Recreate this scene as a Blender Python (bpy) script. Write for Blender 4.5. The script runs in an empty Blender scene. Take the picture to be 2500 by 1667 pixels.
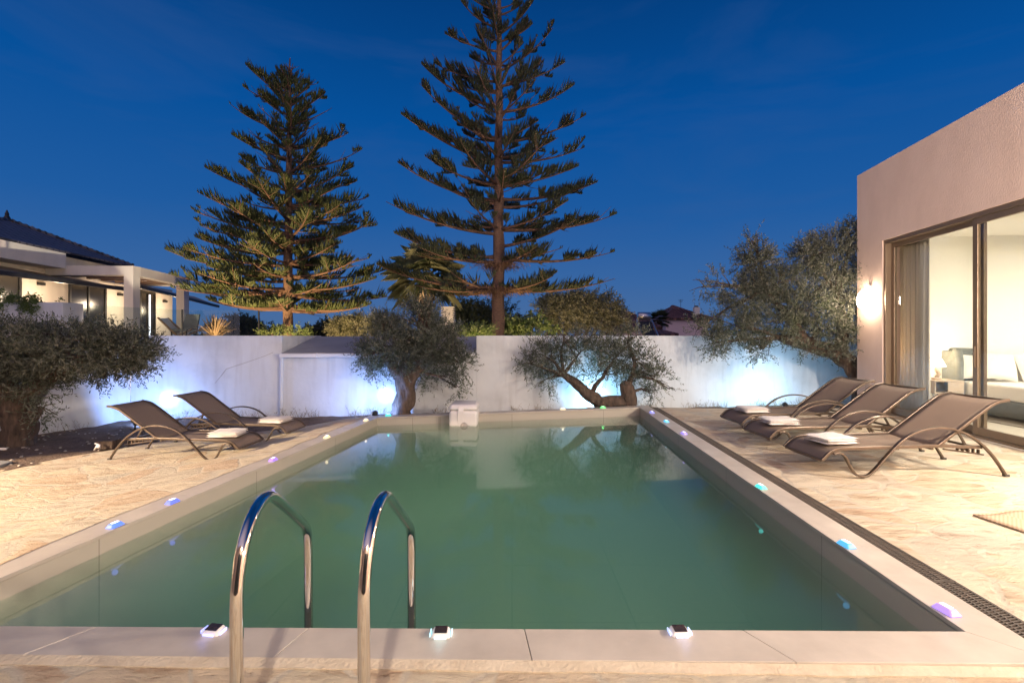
import bpy, math, random
import numpy as np
from mathutils import Vector, Matrix, noise
from mathutils.geometry import delaunay_2d_cdt

# ------------------------------------------------------------------ camera, world, exposure
SC = bpy.context.scene
COL = SC.collection
R = math.radians
CZ = 1.45            # camera height
F = 1200.0           # focal length in photo pixels (2500 wide)
HY = 819.0           # horizon row
cam_d = bpy.data.cameras.new('camera')
cam = bpy.data.objects.new('camera', cam_d); COL.objects.link(cam)
cam_d.sensor_width = 36.0
cam_d.lens = 36.0 * F / 2500.0
cam_d.shift_y = -14.5 / 2500.0
cam_d.clip_start = 0.05; cam_d.clip_end = 3000.0
cam.location = (0, 0, CZ); cam.rotation_euler = (R(90), 0, 0)
SC.camera = cam

FILL_GLOW = (.62, .44, .42)
world = bpy.data.worlds.new('World'); SC.world = world; world.use_nodes = True
wn = world.node_tree; wn.nodes.clear(); WN = wn.nodes.new; WL = wn.links.new
wo = WN('ShaderNodeOutputWorld'); wb = WN('ShaderNodeBackground'); wtc = WN('ShaderNodeTexCoord')
wsep = WN('ShaderNodeSeparateXYZ'); WL(wtc.outputs['Generated'], wsep.inputs[0])
# blue-hour sky: colour by elevation, plus a warm glow added behind the viewpoint as frontal fill
wr = WN('ShaderNodeValToRGB'); els = wr.color_ramp.elements
for p_, c_ in [(0.0, (.075, .155, .33)), (.10, (.042, .135, .36)), (.22, (.014, .106, .355)), (.39, (.0018, .080, .32)), (.56, (.0012, .049, .21)), (1.0, (.003, .035, .15))]:
    e_ = els[0] if p_ == 0.0 else (els[len(els)-1] if p_ == 1.0 else els.new(p_))
    e_.color = (*c_, 1)
WL(wsep.outputs[2], wr.inputs[0])
dt = WN('ShaderNodeVectorMath'); dt.operation = 'DOT_PRODUCT'; dt.inputs[1].default_value = (-.25, -.95, .18); WL(wtc.outputs['Generated'], dt.inputs[0])
gl = WN('ShaderNodeMapRange'); gl.interpolation_type = 'SMOOTHSTEP'; gl.inputs[1].default_value = .20; gl.inputs[2].default_value = .95; gl.inputs[4].default_value = 1.0; WL(dt.outputs['Value'], gl.inputs[0])
gm = WN('ShaderNodeMix'); gm.data_type = 'RGBA'; gm.blend_type = 'ADD'; gm.clamp_result = False
gm.inputs[7].default_value = (FILL_GLOW[0], FILL_GLOW[1], FILL_GLOW[2], 1); WL(gl.outputs[0], gm.inputs[0]); WL(wr.outputs[0], gm.inputs[6])
wmp = WN('ShaderNodeMapping'); wmp.inputs['Scale'].default_value = (1.2, 1.2, 5.0); wmp.inputs['Rotation'].default_value = (0, .25, .3); WL(wtc.outputs['Generated'], wmp.inputs[0])
wnz = WN('ShaderNodeTexNoise'); wnz.inputs['Scale'].default_value = 1.7; wnz.inputs['Detail'].default_value = 7; wnz.inputs['Roughness'].default_value = .55; wnz.inputs['Distortion'].default_value = .5; WL(wmp.outputs[0], wnz.inputs['Vector'])
wmr = WN('ShaderNodeMapRange'); wmr.inputs[1].default_value = .5; wmr.inputs[2].default_value = .8; wmr.inputs[4].default_value = .30; WL(wnz.outputs['Fac'], wmr.inputs[0])
wcm = WN('ShaderNodeMix'); wcm.data_type = 'RGBA'; wcm.inputs[7].default_value = (.055, .115, .30, 1); WL(wmr.outputs[0], wcm.inputs[0]); WL(gm.outputs[2], wcm.inputs[6])
WL(wcm.outputs[2], wb.inputs['Color']); wb.inputs['Strength'].default_value = 1.0
WL(wb.outputs[0], wo.inputs[0])

SC.view_settings.view_transform = 'Standard'; SC.view_settings.look = 'None'
SC.view_settings.exposure = 0.0; SC.view_settings.gamma = 1.0
SC.render.engine = 'CYCLES'
SC.cycles.use_denoising = True
SC.cycles.max_bounces = 8; SC.cycles.diffuse_bounces = 3; SC.cycles.glossy_bounces = 4
SC.cycles.transmission_bounces = 6; SC.cycles.transparent_max_bounces = 16; SC.cycles.volume_bounces = 1
SC.cycles.sample_clamp_indirect = 6.0; SC.cycles.sample_clamp_direct = 0
SC.cycles.caustics_reflective = False; SC.cycles.caustics_refractive = False

# light powers, all in one place
P = dict(interior=350, patio_lamp=900, facade_fill=3900, left_lamp=8200, flood=62, wash=88, sconce=66, uplight=2000, bedside=30, rear=500)

# ------------------------------------------------------------------ helpers
def G(x, y, z=0.0):            # photo pixel -> point on the plane at height z
    d = F * (CZ - z) / (y - HY)
    return Vector(((x - 1250) / F * d, d, z))
def D(x, y, d):                # photo pixel -> point at distance d
    return Vector(((x - 1250) / F * d, d, CZ - (y - HY) / F * d))

ORG = {}
def thing(name, label, cat, loc=(0, 0, 0), rz=0.0, group=None):
    o = bpy.data.objects.new(name, None); COL.objects.link(o)
    o.empty_display_size = 0.1
    o.location = loc; o.rotation_euler = (0, 0, rz)
    o['label'] = label; o['category'] = cat
    if group: o['group'] = group
    return o
def tag(o, label, cat, group=None):
    o['label'] = label; o['category'] = cat
    if group: o['group'] = group
    return o

class MB:
    def __init__(s): s.v = []; s.f = []
    def add(s, vs, fs):
        b = len(s.v); s.v += [tuple(v) for v in vs]; s.f += [[i + b for i in f] for f in fs]; return s
    def hexa(s, c):            # 8 corners: bottom loop 0-3, top loop 4-7
        return s.add(c, [(3,2,1,0),(4,5,6,7),(0,1,5,4),(1,2,6,5),(2,3,7,6),(3,0,4,7)])
    def box(s, x0, x1, y0, y1, z0, z1):
        return s.hexa([(x0,y0,z0),(x1,y0,z0),(x1,y1,z0),(x0,y1,z0),(x0,y0,z1),(x1,y0,z1),(x1,y1,z1),(x0,y1,z1)])
    def bar(s, a, b, w, h, up=(0,0,1)):
        a = Vector(a); b = Vector(b); t = (b - a).normalized(); u = Vector(up)
        sd = t.cross(u)
        if sd.length < 1e-4: sd = t.cross(Vector((1,0,0)))
        sd.normalize(); n = sd.cross(t).normalized(); sd *= w/2; n *= h/2
        return s.hexa([a-sd-n, a+sd-n, b+sd-n, b-sd-n, a-sd+n, a+sd+n, b+sd+n, b-sd+n])
    def strip(s, pts, w, h, side):     # rectangular section swept along a path, side = constant width direction
        side = Vector(side).normalized() * (w/2); pts = [Vector(p) for p in pts]; vs = []
        for i, p in enumerate(pts):
            t = (pts[min(i+1, len(pts)-1)] - pts[max(i-1, 0)]).normalized()
            n = side.cross(t).normalized() * (h/2)
            vs += [p-side-n, p+side-n, p+side+n, p-side+n]
        fs = []
        for i in range(len(pts)-1):
            for k in range(4):
                a = i*4+k; b = i*4+(k+1) % 4; fs.append((a, b, b+4, a+4))
        fs += [(3,2,1,0), tuple(len(vs)-4+k for k in range(4))]
        return s.add(vs, fs)
    def tube(s, pts, r, n=8, rough=0.0, seed=0, cap=True):
        pts = [Vector(p) for p in pts]; m = len(pts); rr = r if isinstance(r, (list, tuple)) else [r]*m
        vs = []; nrm = None
        for i, p in enumerate(pts):
            t = (pts[min(i+1, m-1)] - pts[max(i-1, 0)]).normalized()
            if nrm is None:
                nrm = t.cross(Vector((0.31, 0.95, 0.05)))
                if nrm.length < 0.1: nrm = t.cross(Vector((1, 0, 0)))
            nrm = (nrm - t * nrm.dot(t)).normalized(); bi = t.cross(nrm)
            for k in range(n):
                a = 2*math.pi*k/n; q = rr[i]
                if rough: q *= 1 + rough * noise.noise(p*3.3 + Vector((math.cos(a)*1.3, math.sin(a)*1.3, seed)))*2 + rough*0.7*noise.noise(p*9 + Vector((math.cos(a)*3, math.sin(a)*3, seed)))
                vs.append(p + (nrm*math.cos(a) + bi*math.sin(a))*q)
        fs = [(i*n+k, i*n+(k+1) % n, (i+1)*n+(k+1) % n, (i+1)*n+k) for i in range(m-1) for k in range(n)]
        if cap: fs += [tuple(range(n-1, -1, -1)), tuple((m-1)*n+k for k in range(n))]
        return s.add(vs, fs)
    def lathe(s, prof, c=(0,0,0), n=20, axis='z'):
        vs = []
        for r_, z in prof:
            for k in range(n):
                a = 2*math.pi*k/n; x, y = r_*math.cos(a), r_*math.sin(a)
                vs.append((c[0]+x, c[1]+y, c[2]+z) if axis == 'z' else (c[0]+x, c[1]+z, c[2]+y))
        m = len(prof)
        fs = [(i*n+k, i*n+(k+1) % n, (i+1)*n+(k+1) % n, (i+1)*n+k) for i in range(m-1) for k in range(n)]
        fs += [tuple(range(n-1, -1, -1)), tuple((m-1)*n+k for k in range(n))]
        return s.add(vs, fs)
    def build(s, name, mat, parent=None, smooth=False, bevel=0.0, world=False, seg=2):
        me = bpy.data.meshes.new(name)
        v = s.v
        if world and parent is not None:
            l = parent.location; v = [(a-l.x, b-l.y, c-l.z) for a, b, c in v]
        me.from_pydata(v, [], s.f); me.materials.append(mat)
        import bmesh
        bm = bmesh.new(); bm.from_mesh(me); bmesh.ops.recalc_face_normals(bm, faces=bm.faces); bm.to_mesh(me); bm.free()
        if smooth: me.shade_smooth()
        o = bpy.data.objects.new(name, me); COL.objects.link(o)
        if parent is not None: o.parent = parent
        if bevel:
            b = o.modifiers.new('bevel', 'BEVEL'); b.width = bevel; b.segments = seg; b.limit_method = 'ANGLE'; b.angle_limit = R(40)
        return o

def tri_mesh(name, V, T, mat, parent=None, world=True):
    V = np.asarray(V, dtype=np.float32).reshape(-1, 3); T = np.asarray(T, dtype=np.int32).reshape(-1, 3)
    if world and parent is not None: V = V - np.array(parent.location, dtype=np.float32)
    me = bpy.data.meshes.new(name)
    me.vertices.add(len(V)); me.vertices.foreach_set('co', V.ravel())
    me.loops.add(len(T)*3); me.loops.foreach_set('vertex_index', T.ravel())
    me.polygons.add(len(T)); me.polygons.foreach_set('loop_start', np.arange(0, len(T)*3, 3, dtype=np.int32))
    me.update(calc_edges=True); me.materials.append(mat)
    o = bpy.data.objects.new(name, me); COL.objects.link(o)
    if parent is not None: o.parent = parent
    return o

def structure(o): o['kind'] = 'structure'; return o
def stuff(o): o['kind'] = 'stuff'; return o

def copy_tree(o, parent=None):
    c = o.copy(); COL.objects.link(c)
    if parent is not None: c.parent = parent
    for ch in list(o.children): copy_tree(ch, c)
    return c

def light(name, kind, loc, energy, color, parent=None, size=0.05, rot=None, spot=None, blend=0.2, target=None):
    d = bpy.data.lights.new(name, kind); d.energy = energy; d.color = color
    if kind in ('POINT', 'SPOT'): d.shadow_soft_size = size
    if kind == 'AREA': d.shape = 'DISK'; d.size = size
    if kind == 'SPOT': d.spot_size = R(spot); d.spot_blend = blend
    o = bpy.data.objects.new(name, d); COL.objects.link(o)
    o.location = loc
    if target is not None:
        o.rotation_euler = (Vector(target) - Vector(loc)).to_track_quat('-Z', 'Y').to_euler()
    if parent is not None:
        o.parent = parent; o.location = Vector(loc) - parent.location
    return o

# ------------------------------------------------------------------ materials
def newmat(name):
    m = bpy.data.materials.new(name); m.use_nodes = True; nt = m.node_tree
    return m, nt, nt.nodes['Principled BSDF']
def setramp(r, stops):
    el = r.color_ramp.elements
    while len(el) < len(stops): el.new(0.5)
    for e, (p, c) in zip(el, stops): e.position = p; e.color = (*c, 1) if len(c) == 3 else c
def pm(name, c, rough=0.6, metal=0.0, c2=None, nscale=6.0, bump=0.0, bscale=40.0, detail=6, emit=None, estr=0.0, spec=0.5, stretch=None, coat=0.0):
    m, nt, b = newmat(name)
    b.inputs['Roughness'].default_value = rough; b.inputs['Metallic'].default_value = metal
    b.inputs['Specular IOR Level'].default_value = spec
    b.inputs['Coat Weight'].default_value = coat
    tc = nt.nodes.new('ShaderNodeTexCoord'); mp = nt.nodes.new('ShaderNodeMapping')
    if stretch: mp.inputs['Scale'].default_value = stretch
    nt.links.new(tc.outputs['Object'], mp.inputs[0])
    if c2 is not None:
        n = nt.nodes.new('ShaderNodeTexNoise'); n.inputs['Scale'].default_value = nscale; n.inputs['Detail'].default_value = detail; n.inputs['Roughness'].default_value = 0.6
        nt.links.new(mp.outputs[0], n.inputs['Vector'])
        r = nt.nodes.new('ShaderNodeValToRGB'); setramp(r, [(0.32, c), (0.68, c2)])
        nt.links.new(n.outputs['Fac'], r.inputs[0]); nt.links.new(r.outputs[0], b.inputs['Base Color'])
    else: b.inputs['Base Color'].default_value = (*c, 1)
    if bump:
        n = nt.nodes.new('ShaderNodeTexNoise'); n.inputs['Scale'].default_value = bscale; n.inputs['Detail'].default_value = 5
        nt.links.new(mp.outputs[0], n.inputs['Vector'])
        bp = nt.nodes.new('ShaderNodeBump'); bp.inputs['Strength'].default_value = bump; bp.inputs['Distance'].default_value = 0.01 if bump < 1 else 0.04
        nt.links.new(n.outputs['Fac'], bp.inputs['Height']); nt.links.new(bp.outputs[0], b.inputs['Normal'])
    if emit is not None:
        b.inputs['Emission Color'].default_value = (*emit, 1); b.inputs['Emission Strength'].default_value = estr
    return m

def mat_paving():
    m, nt, b = newmat('crazy_paving'); N = nt.nodes.new; L = nt.links.new
    tc = N('ShaderNodeTexCoord')
    n0 = N('ShaderNodeTexNoise'); n0.inputs['Scale'].default_value = 3.0; n0.inputs['Detail'].default_value = 6; L(tc.outputs['Object'], n0.inputs['Vector'])
    sub = N('ShaderNodeVectorMath'); sub.operation = 'SUBTRACT'; sub.inputs[1].default_value = (0.5, 0.5, 0.5); L(n0.outputs['Color'], sub.inputs[0])
    mul = N('ShaderNodeVectorMath'); mul.operation = 'SCALE'; mul.inputs['Scale'].default_value = 0.15; L(sub.outputs[0], mul.inputs[0])
    add = N('ShaderNodeVectorMath'); add.operation = 'ADD'; L(tc.outputs['Object'], add.inputs[0]); L(mul.outputs[0], add.inputs[1])
    flat = N('ShaderNodeVectorMath'); flat.operation = 'MULTIPLY'; flat.inputs[1].default_value = (1, 1, 0); L(add.outputs[0], flat.inputs[0])
    v1 = N('ShaderNodeTexVoronoi'); v1.feature = 'DISTANCE_TO_EDGE'; v1.inputs['Scale'].default_value = 2.25; L(flat.outputs[0], v1.inputs['Vector'])
    v2 = N('ShaderNodeTexVoronoi'); v2.feature = 'F1'; v2.inputs['Scale'].default_value = 2.25; L(flat.outputs[0], v2.inputs['Vector'])
    sep = N('ShaderNodeSeparateColor'); L(v2.outputs['Color'], sep.inputs[0])
    cell = N('ShaderNodeValToRGB'); cell.color_ramp.interpolation = 'LINEAR'
    setramp(cell, [(0.0, (0.62, 0.525, 0.40)), (0.3, (0.655, 0.57, 0.45)), (0.5, (0.585, 0.45, 0.33)), (0.68, (0.53, 0.48, 0.41)), (0.84, (0.66, 0.575, 0.46)), (1.0, (0.60, 0.495, 0.38))])
    L(sep.outputs[0], cell.inputs[0])
    # cleft streaks, direction differs a little by stone
    mp = N('ShaderNodeMapping'); mp.inputs['Scale'].default_value = (2.2, 8.0, 1); mp.inputs['Rotation'].default_value = (0, 0, 0.35); L(add.outputs[0], mp.inputs[0])
    off = N('ShaderNodeVectorMath'); off.operation = 'ADD'; L(mp.outputs[0], off.inputs[0])
    sc2 = N('ShaderNodeVectorMath'); sc2.operation = 'SCALE'; sc2.inputs['Scale'].default_value = 7; L(v2.outputs['Color'], sc2.inputs[0]); L(sc2.outputs[0], off.inputs[1])
    n1 = N('ShaderNodeTexNoise'); n1.inputs['Scale'].default_value = 1.1; n1.inputs['Detail'].default_value = 9; n1.inputs['Roughness'].default_value = 0.68; L(off.outputs[0], n1.inputs['Vector'])
    r1 = N('ShaderNodeValToRGB'); setramp(r1, [(0.32, (0.58, 0.45, 0.36)), (0.5, (1.0, 0.97, 0.92)), (0.7, (1.14, 1.10, 1.06))]); L(n1.outputs['Fac'], r1.inputs[0])
    mx = N('ShaderNodeMix'); mx.data_type = 'RGBA'; mx.blend_type = 'MULTIPLY'; mx.inputs[0].default_value = 0.85; L(cell.outputs[0], mx.inputs[6]); L(r1.outputs[0], mx.inputs[7])
    # dark cracks / pits
    mp3 = N('ShaderNodeMapping'); mp3.inputs['Scale'].default_value = (3.0, 9.0, 1); mp3.inputs['Rotation'].default_value = (0, 0, 0.2); L(add.outputs[0], mp3.inputs[0])
    n3 = N('ShaderNodeTexNoise'); n3.inputs['Scale'].default_value = 2.5; n3.inputs['Detail'].default_value = 8; n3.inputs['Roughness'].default_value = 0.75; L(mp3.outputs[0], n3.inputs['Vector'])
    r3 = N('ShaderNodeValToRGB'); setramp(r3, [(0.33, (0.36, 0.28, 0.22)), (0.40, (1, 1, 1))]); L(n3.outputs['Fac'], r3.inputs[0])
    mx3 = N('ShaderNodeMix'); mx3.data_type = 'RGBA'; mx3.blend_type = 'MULTIPLY'; mx3.inputs[0].default_value = 0.8; L(mx.outputs[2], mx3.inputs[6]); L(r3.outputs[0], mx3.inputs[7])
    # mortar, width wobbles
    n4 = N('ShaderNodeTexNoise'); n4.inputs['Scale'].default_value = 4; L(tc.outputs['Object'], n4.inputs['Vector'])
    ad = N('ShaderNodeMath'); ad.operation = 'MULTIPLY_ADD'; ad.inputs[1].default_value = 0.07; ad.inputs[2].default_value = -0.035; L(n4.outputs['Fac'], ad.inputs[0])
    s4 = N('ShaderNodeMath'); s4.operation = 'SUBTRACT'; L(v1.outputs['Distance'], s4.inputs[0]); L(ad.outputs[0], s4.inputs[1])
    mr = N('ShaderNodeMapRange'); mr.inputs[1].default_value = 0.018; mr.inputs[2].default_value = 0.045; L(s4.outputs[0], mr.inputs[0])
    mx2 = N('ShaderNodeMix'); mx2.data_type = 'RGBA'; mx2.inputs[6].default_value = (0.585, 0.505, 0.405, 1); L(mr.outputs[0], mx2.inputs[0]); L(mx3.outputs[2], mx2.inputs[7])
    L(mx2.outputs[2], b.inputs['Base Color'])
    b.inputs['Roughness'].default_value = 0.78; b.inputs['Specular IOR Level'].default_value = 0.3
    hm = N('ShaderNodeMath'); hm.operation = 'MULTIPLY'; L(mr.outputs[0], hm.inputs[0]); hm.inputs[1].default_value = 0.12
    ha = N('ShaderNodeMath'); ha.operation = 'ADD'; L(hm.outputs[0], ha.inputs[0]); L(n1.outputs['Fac'], ha.inputs[1])
    hb = N('ShaderNodeMath'); hb.operation = 'MULTIPLY_ADD'; hb.inputs[1].default_value = 0.8; L(n3.outputs['Fac'], hb.inputs[0]); L(ha.outputs[0], hb.inputs[2])
    n5 = N('ShaderNodeTexNoise'); n5.inputs['Scale'].default_value = 38; n5.inputs['Detail'].default_value = 8; n5.inputs['Roughness'].default_value = .7; L(tc.outputs['Object'], n5.inputs['Vector'])
    hc = N('ShaderNodeMath'); hc.operation = 'MULTIPLY_ADD'; hc.inputs[1].default_value = 0.35; L(n5.outputs['Fac'], hc.inputs[0]); L(hb.outputs[0], hc.inputs[2]); hb = hc
    bp = N('ShaderNodeBump'); bp.inputs['Strength'].default_value = 1.0; bp.inputs['Distance'].default_value = 0.035; L(hb.outputs[0], bp.inputs['Height']); L(bp.outputs[0], b.inputs['Normal'])
    return m

def mat_leaf(name, top, under, var=0.35, sc=1.4):
    m, nt, b = newmat(name); N = nt.nodes.new; L = nt.links.new
    g = N('ShaderNodeNewGeometry'); tc = N('ShaderNodeTexCoord')
    n = N('ShaderNodeTexNoise'); n.inputs['Scale'].default_value = sc; n.inputs['Detail'].default_value = 3; L(tc.outputs['Object'], n.inputs['Vector'])
    mx = N('ShaderNodeMix'); mx.data_type = 'RGBA'; mx.inputs[6].default_value = (*top, 1); mx.inputs[7].default_value = (*under, 1); L(g.outputs['Backfacing'], mx.inputs[0])
    r = N('ShaderNodeValToRGB'); setramp(r, [(0.3, (1-var,)*3), (0.7, (1+var,)*3)]); L(n.outputs['Fac'], r.inputs[0])
    mm = N('ShaderNodeMix'); mm.data_type = 'RGBA'; mm.blend_type = 'MULTIPLY'; mm.inputs[0].default_value = 1; L(mx.outputs[2], mm.inputs[6]); L(r.outputs[0], mm.inputs[7])
    L(mm.outputs[2], b.inputs['Base Color']); b.inputs['Roughness'].default_value = 0.5; b.inputs['Specular IOR Level'].default_value = 0.35
    tr = N('ShaderNodeBsdfTranslucent'); tm = N('ShaderNodeMix'); tm.data_type = 'RGBA'; tm.blend_type = 'MULTIPLY'; tm.inputs[0].default_value = 1; tm.inputs[7].default_value = (.9, 1.35, .55, 1); L(mm.outputs[2], tm.inputs[6]); L(tm.outputs[2], tr.inputs[0])
    ms = N('ShaderNodeMixShader'); ms.inputs[0].default_value = .28; L(b.outputs[0], ms.inputs[1]); L(tr.outputs[0], ms.inputs[2]); L(ms.outputs[0], nt.nodes['Material Output'].inputs[0])
    return m

def mat_wall():
    m, nt, b = newmat('whitewashed_render'); N = nt.nodes.new; L = nt.links.new
    tc = N('ShaderNodeTexCoord')
    n = N('ShaderNodeTexNoise'); n.inputs['Scale'].default_value = 0.9; n.inputs['Detail'].default_value = 8; n.inputs['Roughness'].default_value = 0.6; L(tc.outputs['Object'], n.inputs['Vector'])
    r = N('ShaderNodeValToRGB'); setramp(r, [(0.3, (0.50, 0.505, 0.52)), (0.5, (0.63, 0.64, 0.66)), (0.72, (0.68, 0.695, 0.72))]); L(n.outputs['Fac'], r.inputs[0])
    mp = N('ShaderNodeMapping'); mp.inputs['Scale'].default_value = (7, 7, 0.7); L(tc.outputs['Object'], mp.inputs[0])
    n2 = N('ShaderNodeTexNoise'); n2.inputs['Scale'].default_value = 1.2; n2.inputs['Detail'].default_value = 5; L(mp.outputs[0], n2.inputs['Vector'])
    r2 = N('ShaderNodeValToRGB'); setramp(r2, [(0.26, (0.84, 0.82, 0.81)), (0.5, (1, 1, 1))]); L(n2.outputs['Fac'], r2.inputs[0])
    mx = N('ShaderNodeMix'); mx.data_type = 'RGBA'; mx.blend_type = 'MULTIPLY'; mx.inputs[0].default_value = 0.7; L(r.outputs[0], mx.inputs[6]); L(r2.outputs[0], mx.inputs[7])
    L(mx.outputs[2], b.inputs['Base Color']); b.inputs['Roughness'].default_value = 0.85
    n3 = N('ShaderNodeTexNoise'); n3.inputs['Scale'].default_value = 5; n3.inputs['Detail'].default_value = 6; L(tc.outputs['Object'], n3.inputs['Vector'])
    bp = N('ShaderNodeBump'); bp.inputs['Strength'].default_value = 0.5; bp.inputs['Distance'].default_value = 0.03; L(n3.outputs['Fac'], bp.inputs['Height']); L(bp.outputs[0], b.inputs['Normal'])
    return m

def schlick(nt, f0, nrm=None):
    N = nt.nodes.new; L = nt.links.new
    lw = N('ShaderNodeLayerWeight'); lw.inputs[0].default_value = .5
    if nrm is not None: L(nrm, lw.inputs['Normal'])
    pw = N('ShaderNodeMath'); pw.operation = 'POWER'; pw.inputs[1].default_value = 5; L(lw.outputs['Facing'], pw.inputs[0])
    ma = N('ShaderNodeMath'); ma.operation = 'MULTIPLY_ADD'; ma.inputs[1].default_value = 1-f0; ma.inputs[2].default_value = f0; L(pw.outputs[0], ma.inputs[0])
    return ma.outputs[0]
def mat_glass(name, tint=(0.93, 0.95, 0.95), refl=1.0):
    m = bpy.data.materials.new(name); m.use_nodes = True; nt = m.node_tree; nt.nodes.clear(); N = nt.nodes.new; L = nt.links.new
    o = N('ShaderNodeOutputMaterial'); t = N('ShaderNodeBsdfTransparent'); t.inputs[0].default_value = (*tint, 1)
    g = N('ShaderNodeBsdfGlossy'); g.inputs['Roughness'].default_value = 0.01
    mx = N('ShaderNodeMixShader'); L(schlick(nt, .04), mx.inputs[0])
    L(t.outputs[0], mx.inputs[1]); L(g.outputs[0], mx.inputs[2]); L(mx.outputs[0], o.inputs[0])
    return m

def mat_water():
    m = bpy.data.materials.new('pool_water'); m.use_nodes = True; nt = m.node_tree; nt.nodes.clear(); N = nt.nodes.new; L = nt.links.new
    o = N('ShaderNodeOutputMaterial'); t = N('ShaderNodeBsdfTransparent'); t.inputs[0].default_value = (0.90, 0.97, 0.93, 1)
    g = N('ShaderNodeBsdfGlossy'); g.inputs['Roughness'].default_value = 0.05
    mx = N('ShaderNodeMixShader')
    tc = N('ShaderNodeTexCoord'); mp = N('ShaderNodeMapping'); mp.inputs['Scale'].default_value = (1.0, 0.45, 1); L(tc.outputs['Object'], mp.inputs[0])
    n = N('ShaderNodeTexNoise'); n.inputs['Scale'].default_value = 2.2; n.inputs['Detail'].default_value = 2; L(mp.outputs[0], n.inputs['Vector'])
    bp = N('ShaderNodeBump'); bp.inputs['Strength'].default_value = 0.04; bp.inputs['Distance'].default_value = 0.02; L(n.outputs['Fac'], bp.inputs['Height'])
    L(bp.outputs[0], g.inputs['Normal'])
    L(schlick(nt, .021), mx.inputs[0]); L(t.outputs[0], mx.inputs[1]); L(g.outputs[0], mx.inputs[2]); L(mx.outputs[0], o.inputs[0])
    vs = N('ShaderNodeVolumePrincipled'); vs.inputs['Color'].default_value = (0.15, 0.275, 0.215, 1); vs.inputs['Density'].default_value = 1.0
    vs.inputs['Absorption Color'].default_value = (0.28, 0.42, 0.36, 1)
    L(vs.outputs[0], o.inputs['Volume'])
    return m

def mat_tile(name, c, joint, sx, sy, bumpy=False):
    m, nt, b = newmat(name); N = nt.nodes.new; L = nt.links.new
    tc = N('ShaderNodeTexCoord'); br = N('ShaderNodeTexBrick'); br.offset = 0.0
    br.inputs['Scale'].default_value = 1.0; br.inputs['Brick Width'].default_value = sx; br.inputs['Row Height'].default_value = sy
    br.inputs['Mortar Size'].default_value = 0.006; br.inputs['Mortar Smooth'].default_value = 0.2
    br.inputs['Color1'].default_value = (*c, 1); br.inputs['Color2'].default_value = (*[k*0.93 for k in c], 1); br.inputs['Mortar'].default_value = (*joint, 1)
    L(tc.outputs['Object'], br.inputs['Vector']); L(br.outputs[0], b.inputs['Base Color']); b.inputs['Roughness'].default_value = 0.5
    return m

def mat_rooftile(name, c, c2, pitch=0.24, row=0.3):
    m, nt, b = newmat(name); N = nt.nodes.new; L = nt.links.new
    tc = N('ShaderNodeTexCoord')
    br = N('ShaderNodeTexBrick'); br.offset = 0.5; br.inputs['Scale'].default_value = 1.0
    br.inputs['Brick Width'].default_value = pitch; br.inputs['Row Height'].default_value = row; br.inputs['Mortar Size'].default_value = 0.03
    br.inputs['Color1'].default_value = (*c, 1); br.inputs['Color2'].default_value = (*c2, 1); br.inputs['Mortar'].default_value = (*[k*0.35 for k in c], 1)
    mp = N('ShaderNodeMapping'); mp.inputs['Rotation'].default_value = (0, 0, R(90)); L(tc.outputs['Object'], mp.inputs[0]); L(mp.outputs[0], br.inputs['Vector'])
    L(br.outputs[0], b.inputs['Base Color']); b.inputs['Roughness'].default_value = 0.6
    bp = N('ShaderNodeBump'); bp.inputs['Strength'].default_value = 0.8; bp.inputs['Distance'].default_value = 0.04; L(br.outputs['Fac'], bp.inputs['Height']); bp.invert = True
    L(bp.outputs[0], b.inputs['Normal'])
    return m

def mat_weave(name, c, c2, sc):
    m, nt, b = newmat(name); N = nt.nodes.new; L = nt.links.new
    tc = N('ShaderNodeTexCoord'); mp = N('ShaderNodeMapping'); mp.inputs['Scale'].default_value = (sc, sc, sc); L(tc.outputs['Object'], mp.inputs[0])
    ck = N('ShaderNodeTexChecker'); ck.inputs['Scale'].default_value = 1.0; ck.inputs['Color1'].default_value = (*c, 1); ck.inputs['Color2'].default_value = (*c2, 1); L(mp.outputs[0], ck.inputs['Vector'])
    L(ck.outputs[0], b.inputs['Base Color']); b.inputs['Roughness'].default_value = 0.65
    bp = N('ShaderNodeBump'); bp.inputs['Strength'].default_value = 0.4; bp.inputs['Distance'].default_value = 0.004; L(ck.outputs['Fac'], bp.inputs['Height']); L(bp.outputs[0], b.inputs['Normal'])
    return m

M = {}
M['paving'] = mat_paving()
M['wall'] = mat_wall()
M['coping'] = pm('coping_porcelain', (0.41, 0.355, 0.31), 0.42, c2=(0.53, 0.465, 0.405), nscale=2.6, bump=0.05, bscale=90, detail=10)
M['basin'] = mat_tile('basin_tile', (0.44, 0.46, 0.38), (0.22, 0.24, 0.2), 1.2, 1.2)
M['rim'] = mat_tile('rim_tile', (0.45, 0.40, 0.34), (0.30, 0.265, 0.225), 1.8, 1.8)
M['water'] = mat_water()
M['soil'] = pm('garden_soil', (0.085, 0.052, 0.036), 0.95, c2=(0.17, 0.115, 0.085), nscale=9, bump=1.0, bscale=30, detail=12)
M['concrete'] = pm('concrete_slab', (0.17, 0.17, 0.18), 0.8, c2=(0.22, 0.21, 0.21), nscale=5, bump=0.1)
M['mortar'] = pm('mortar', (0.62, 0.52, 0.40), 0.9, c2=(0.52, 0.42, 0.31), nscale=9, bump=0.6, bscale=50)
M['stucco'] = pm('villa_stucco', (0.60, 0.445, 0.375), 0.9, c2=(0.67, 0.505, 0.43), nscale=2.2, bump=0.4, bscale=55, detail=9, stretch=(1, 1, .6))
M['stucco_top'] = pm('villa_plaster', (0.50, 0.37, 0.31), 0.9, c2=(0.46, 0.335, 0.28), nscale=2, bump=0.2, bscale=60)
M['white_in'] = pm('bedroom_paint', (0.84, 0.81, 0.74), 0.8)
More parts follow.
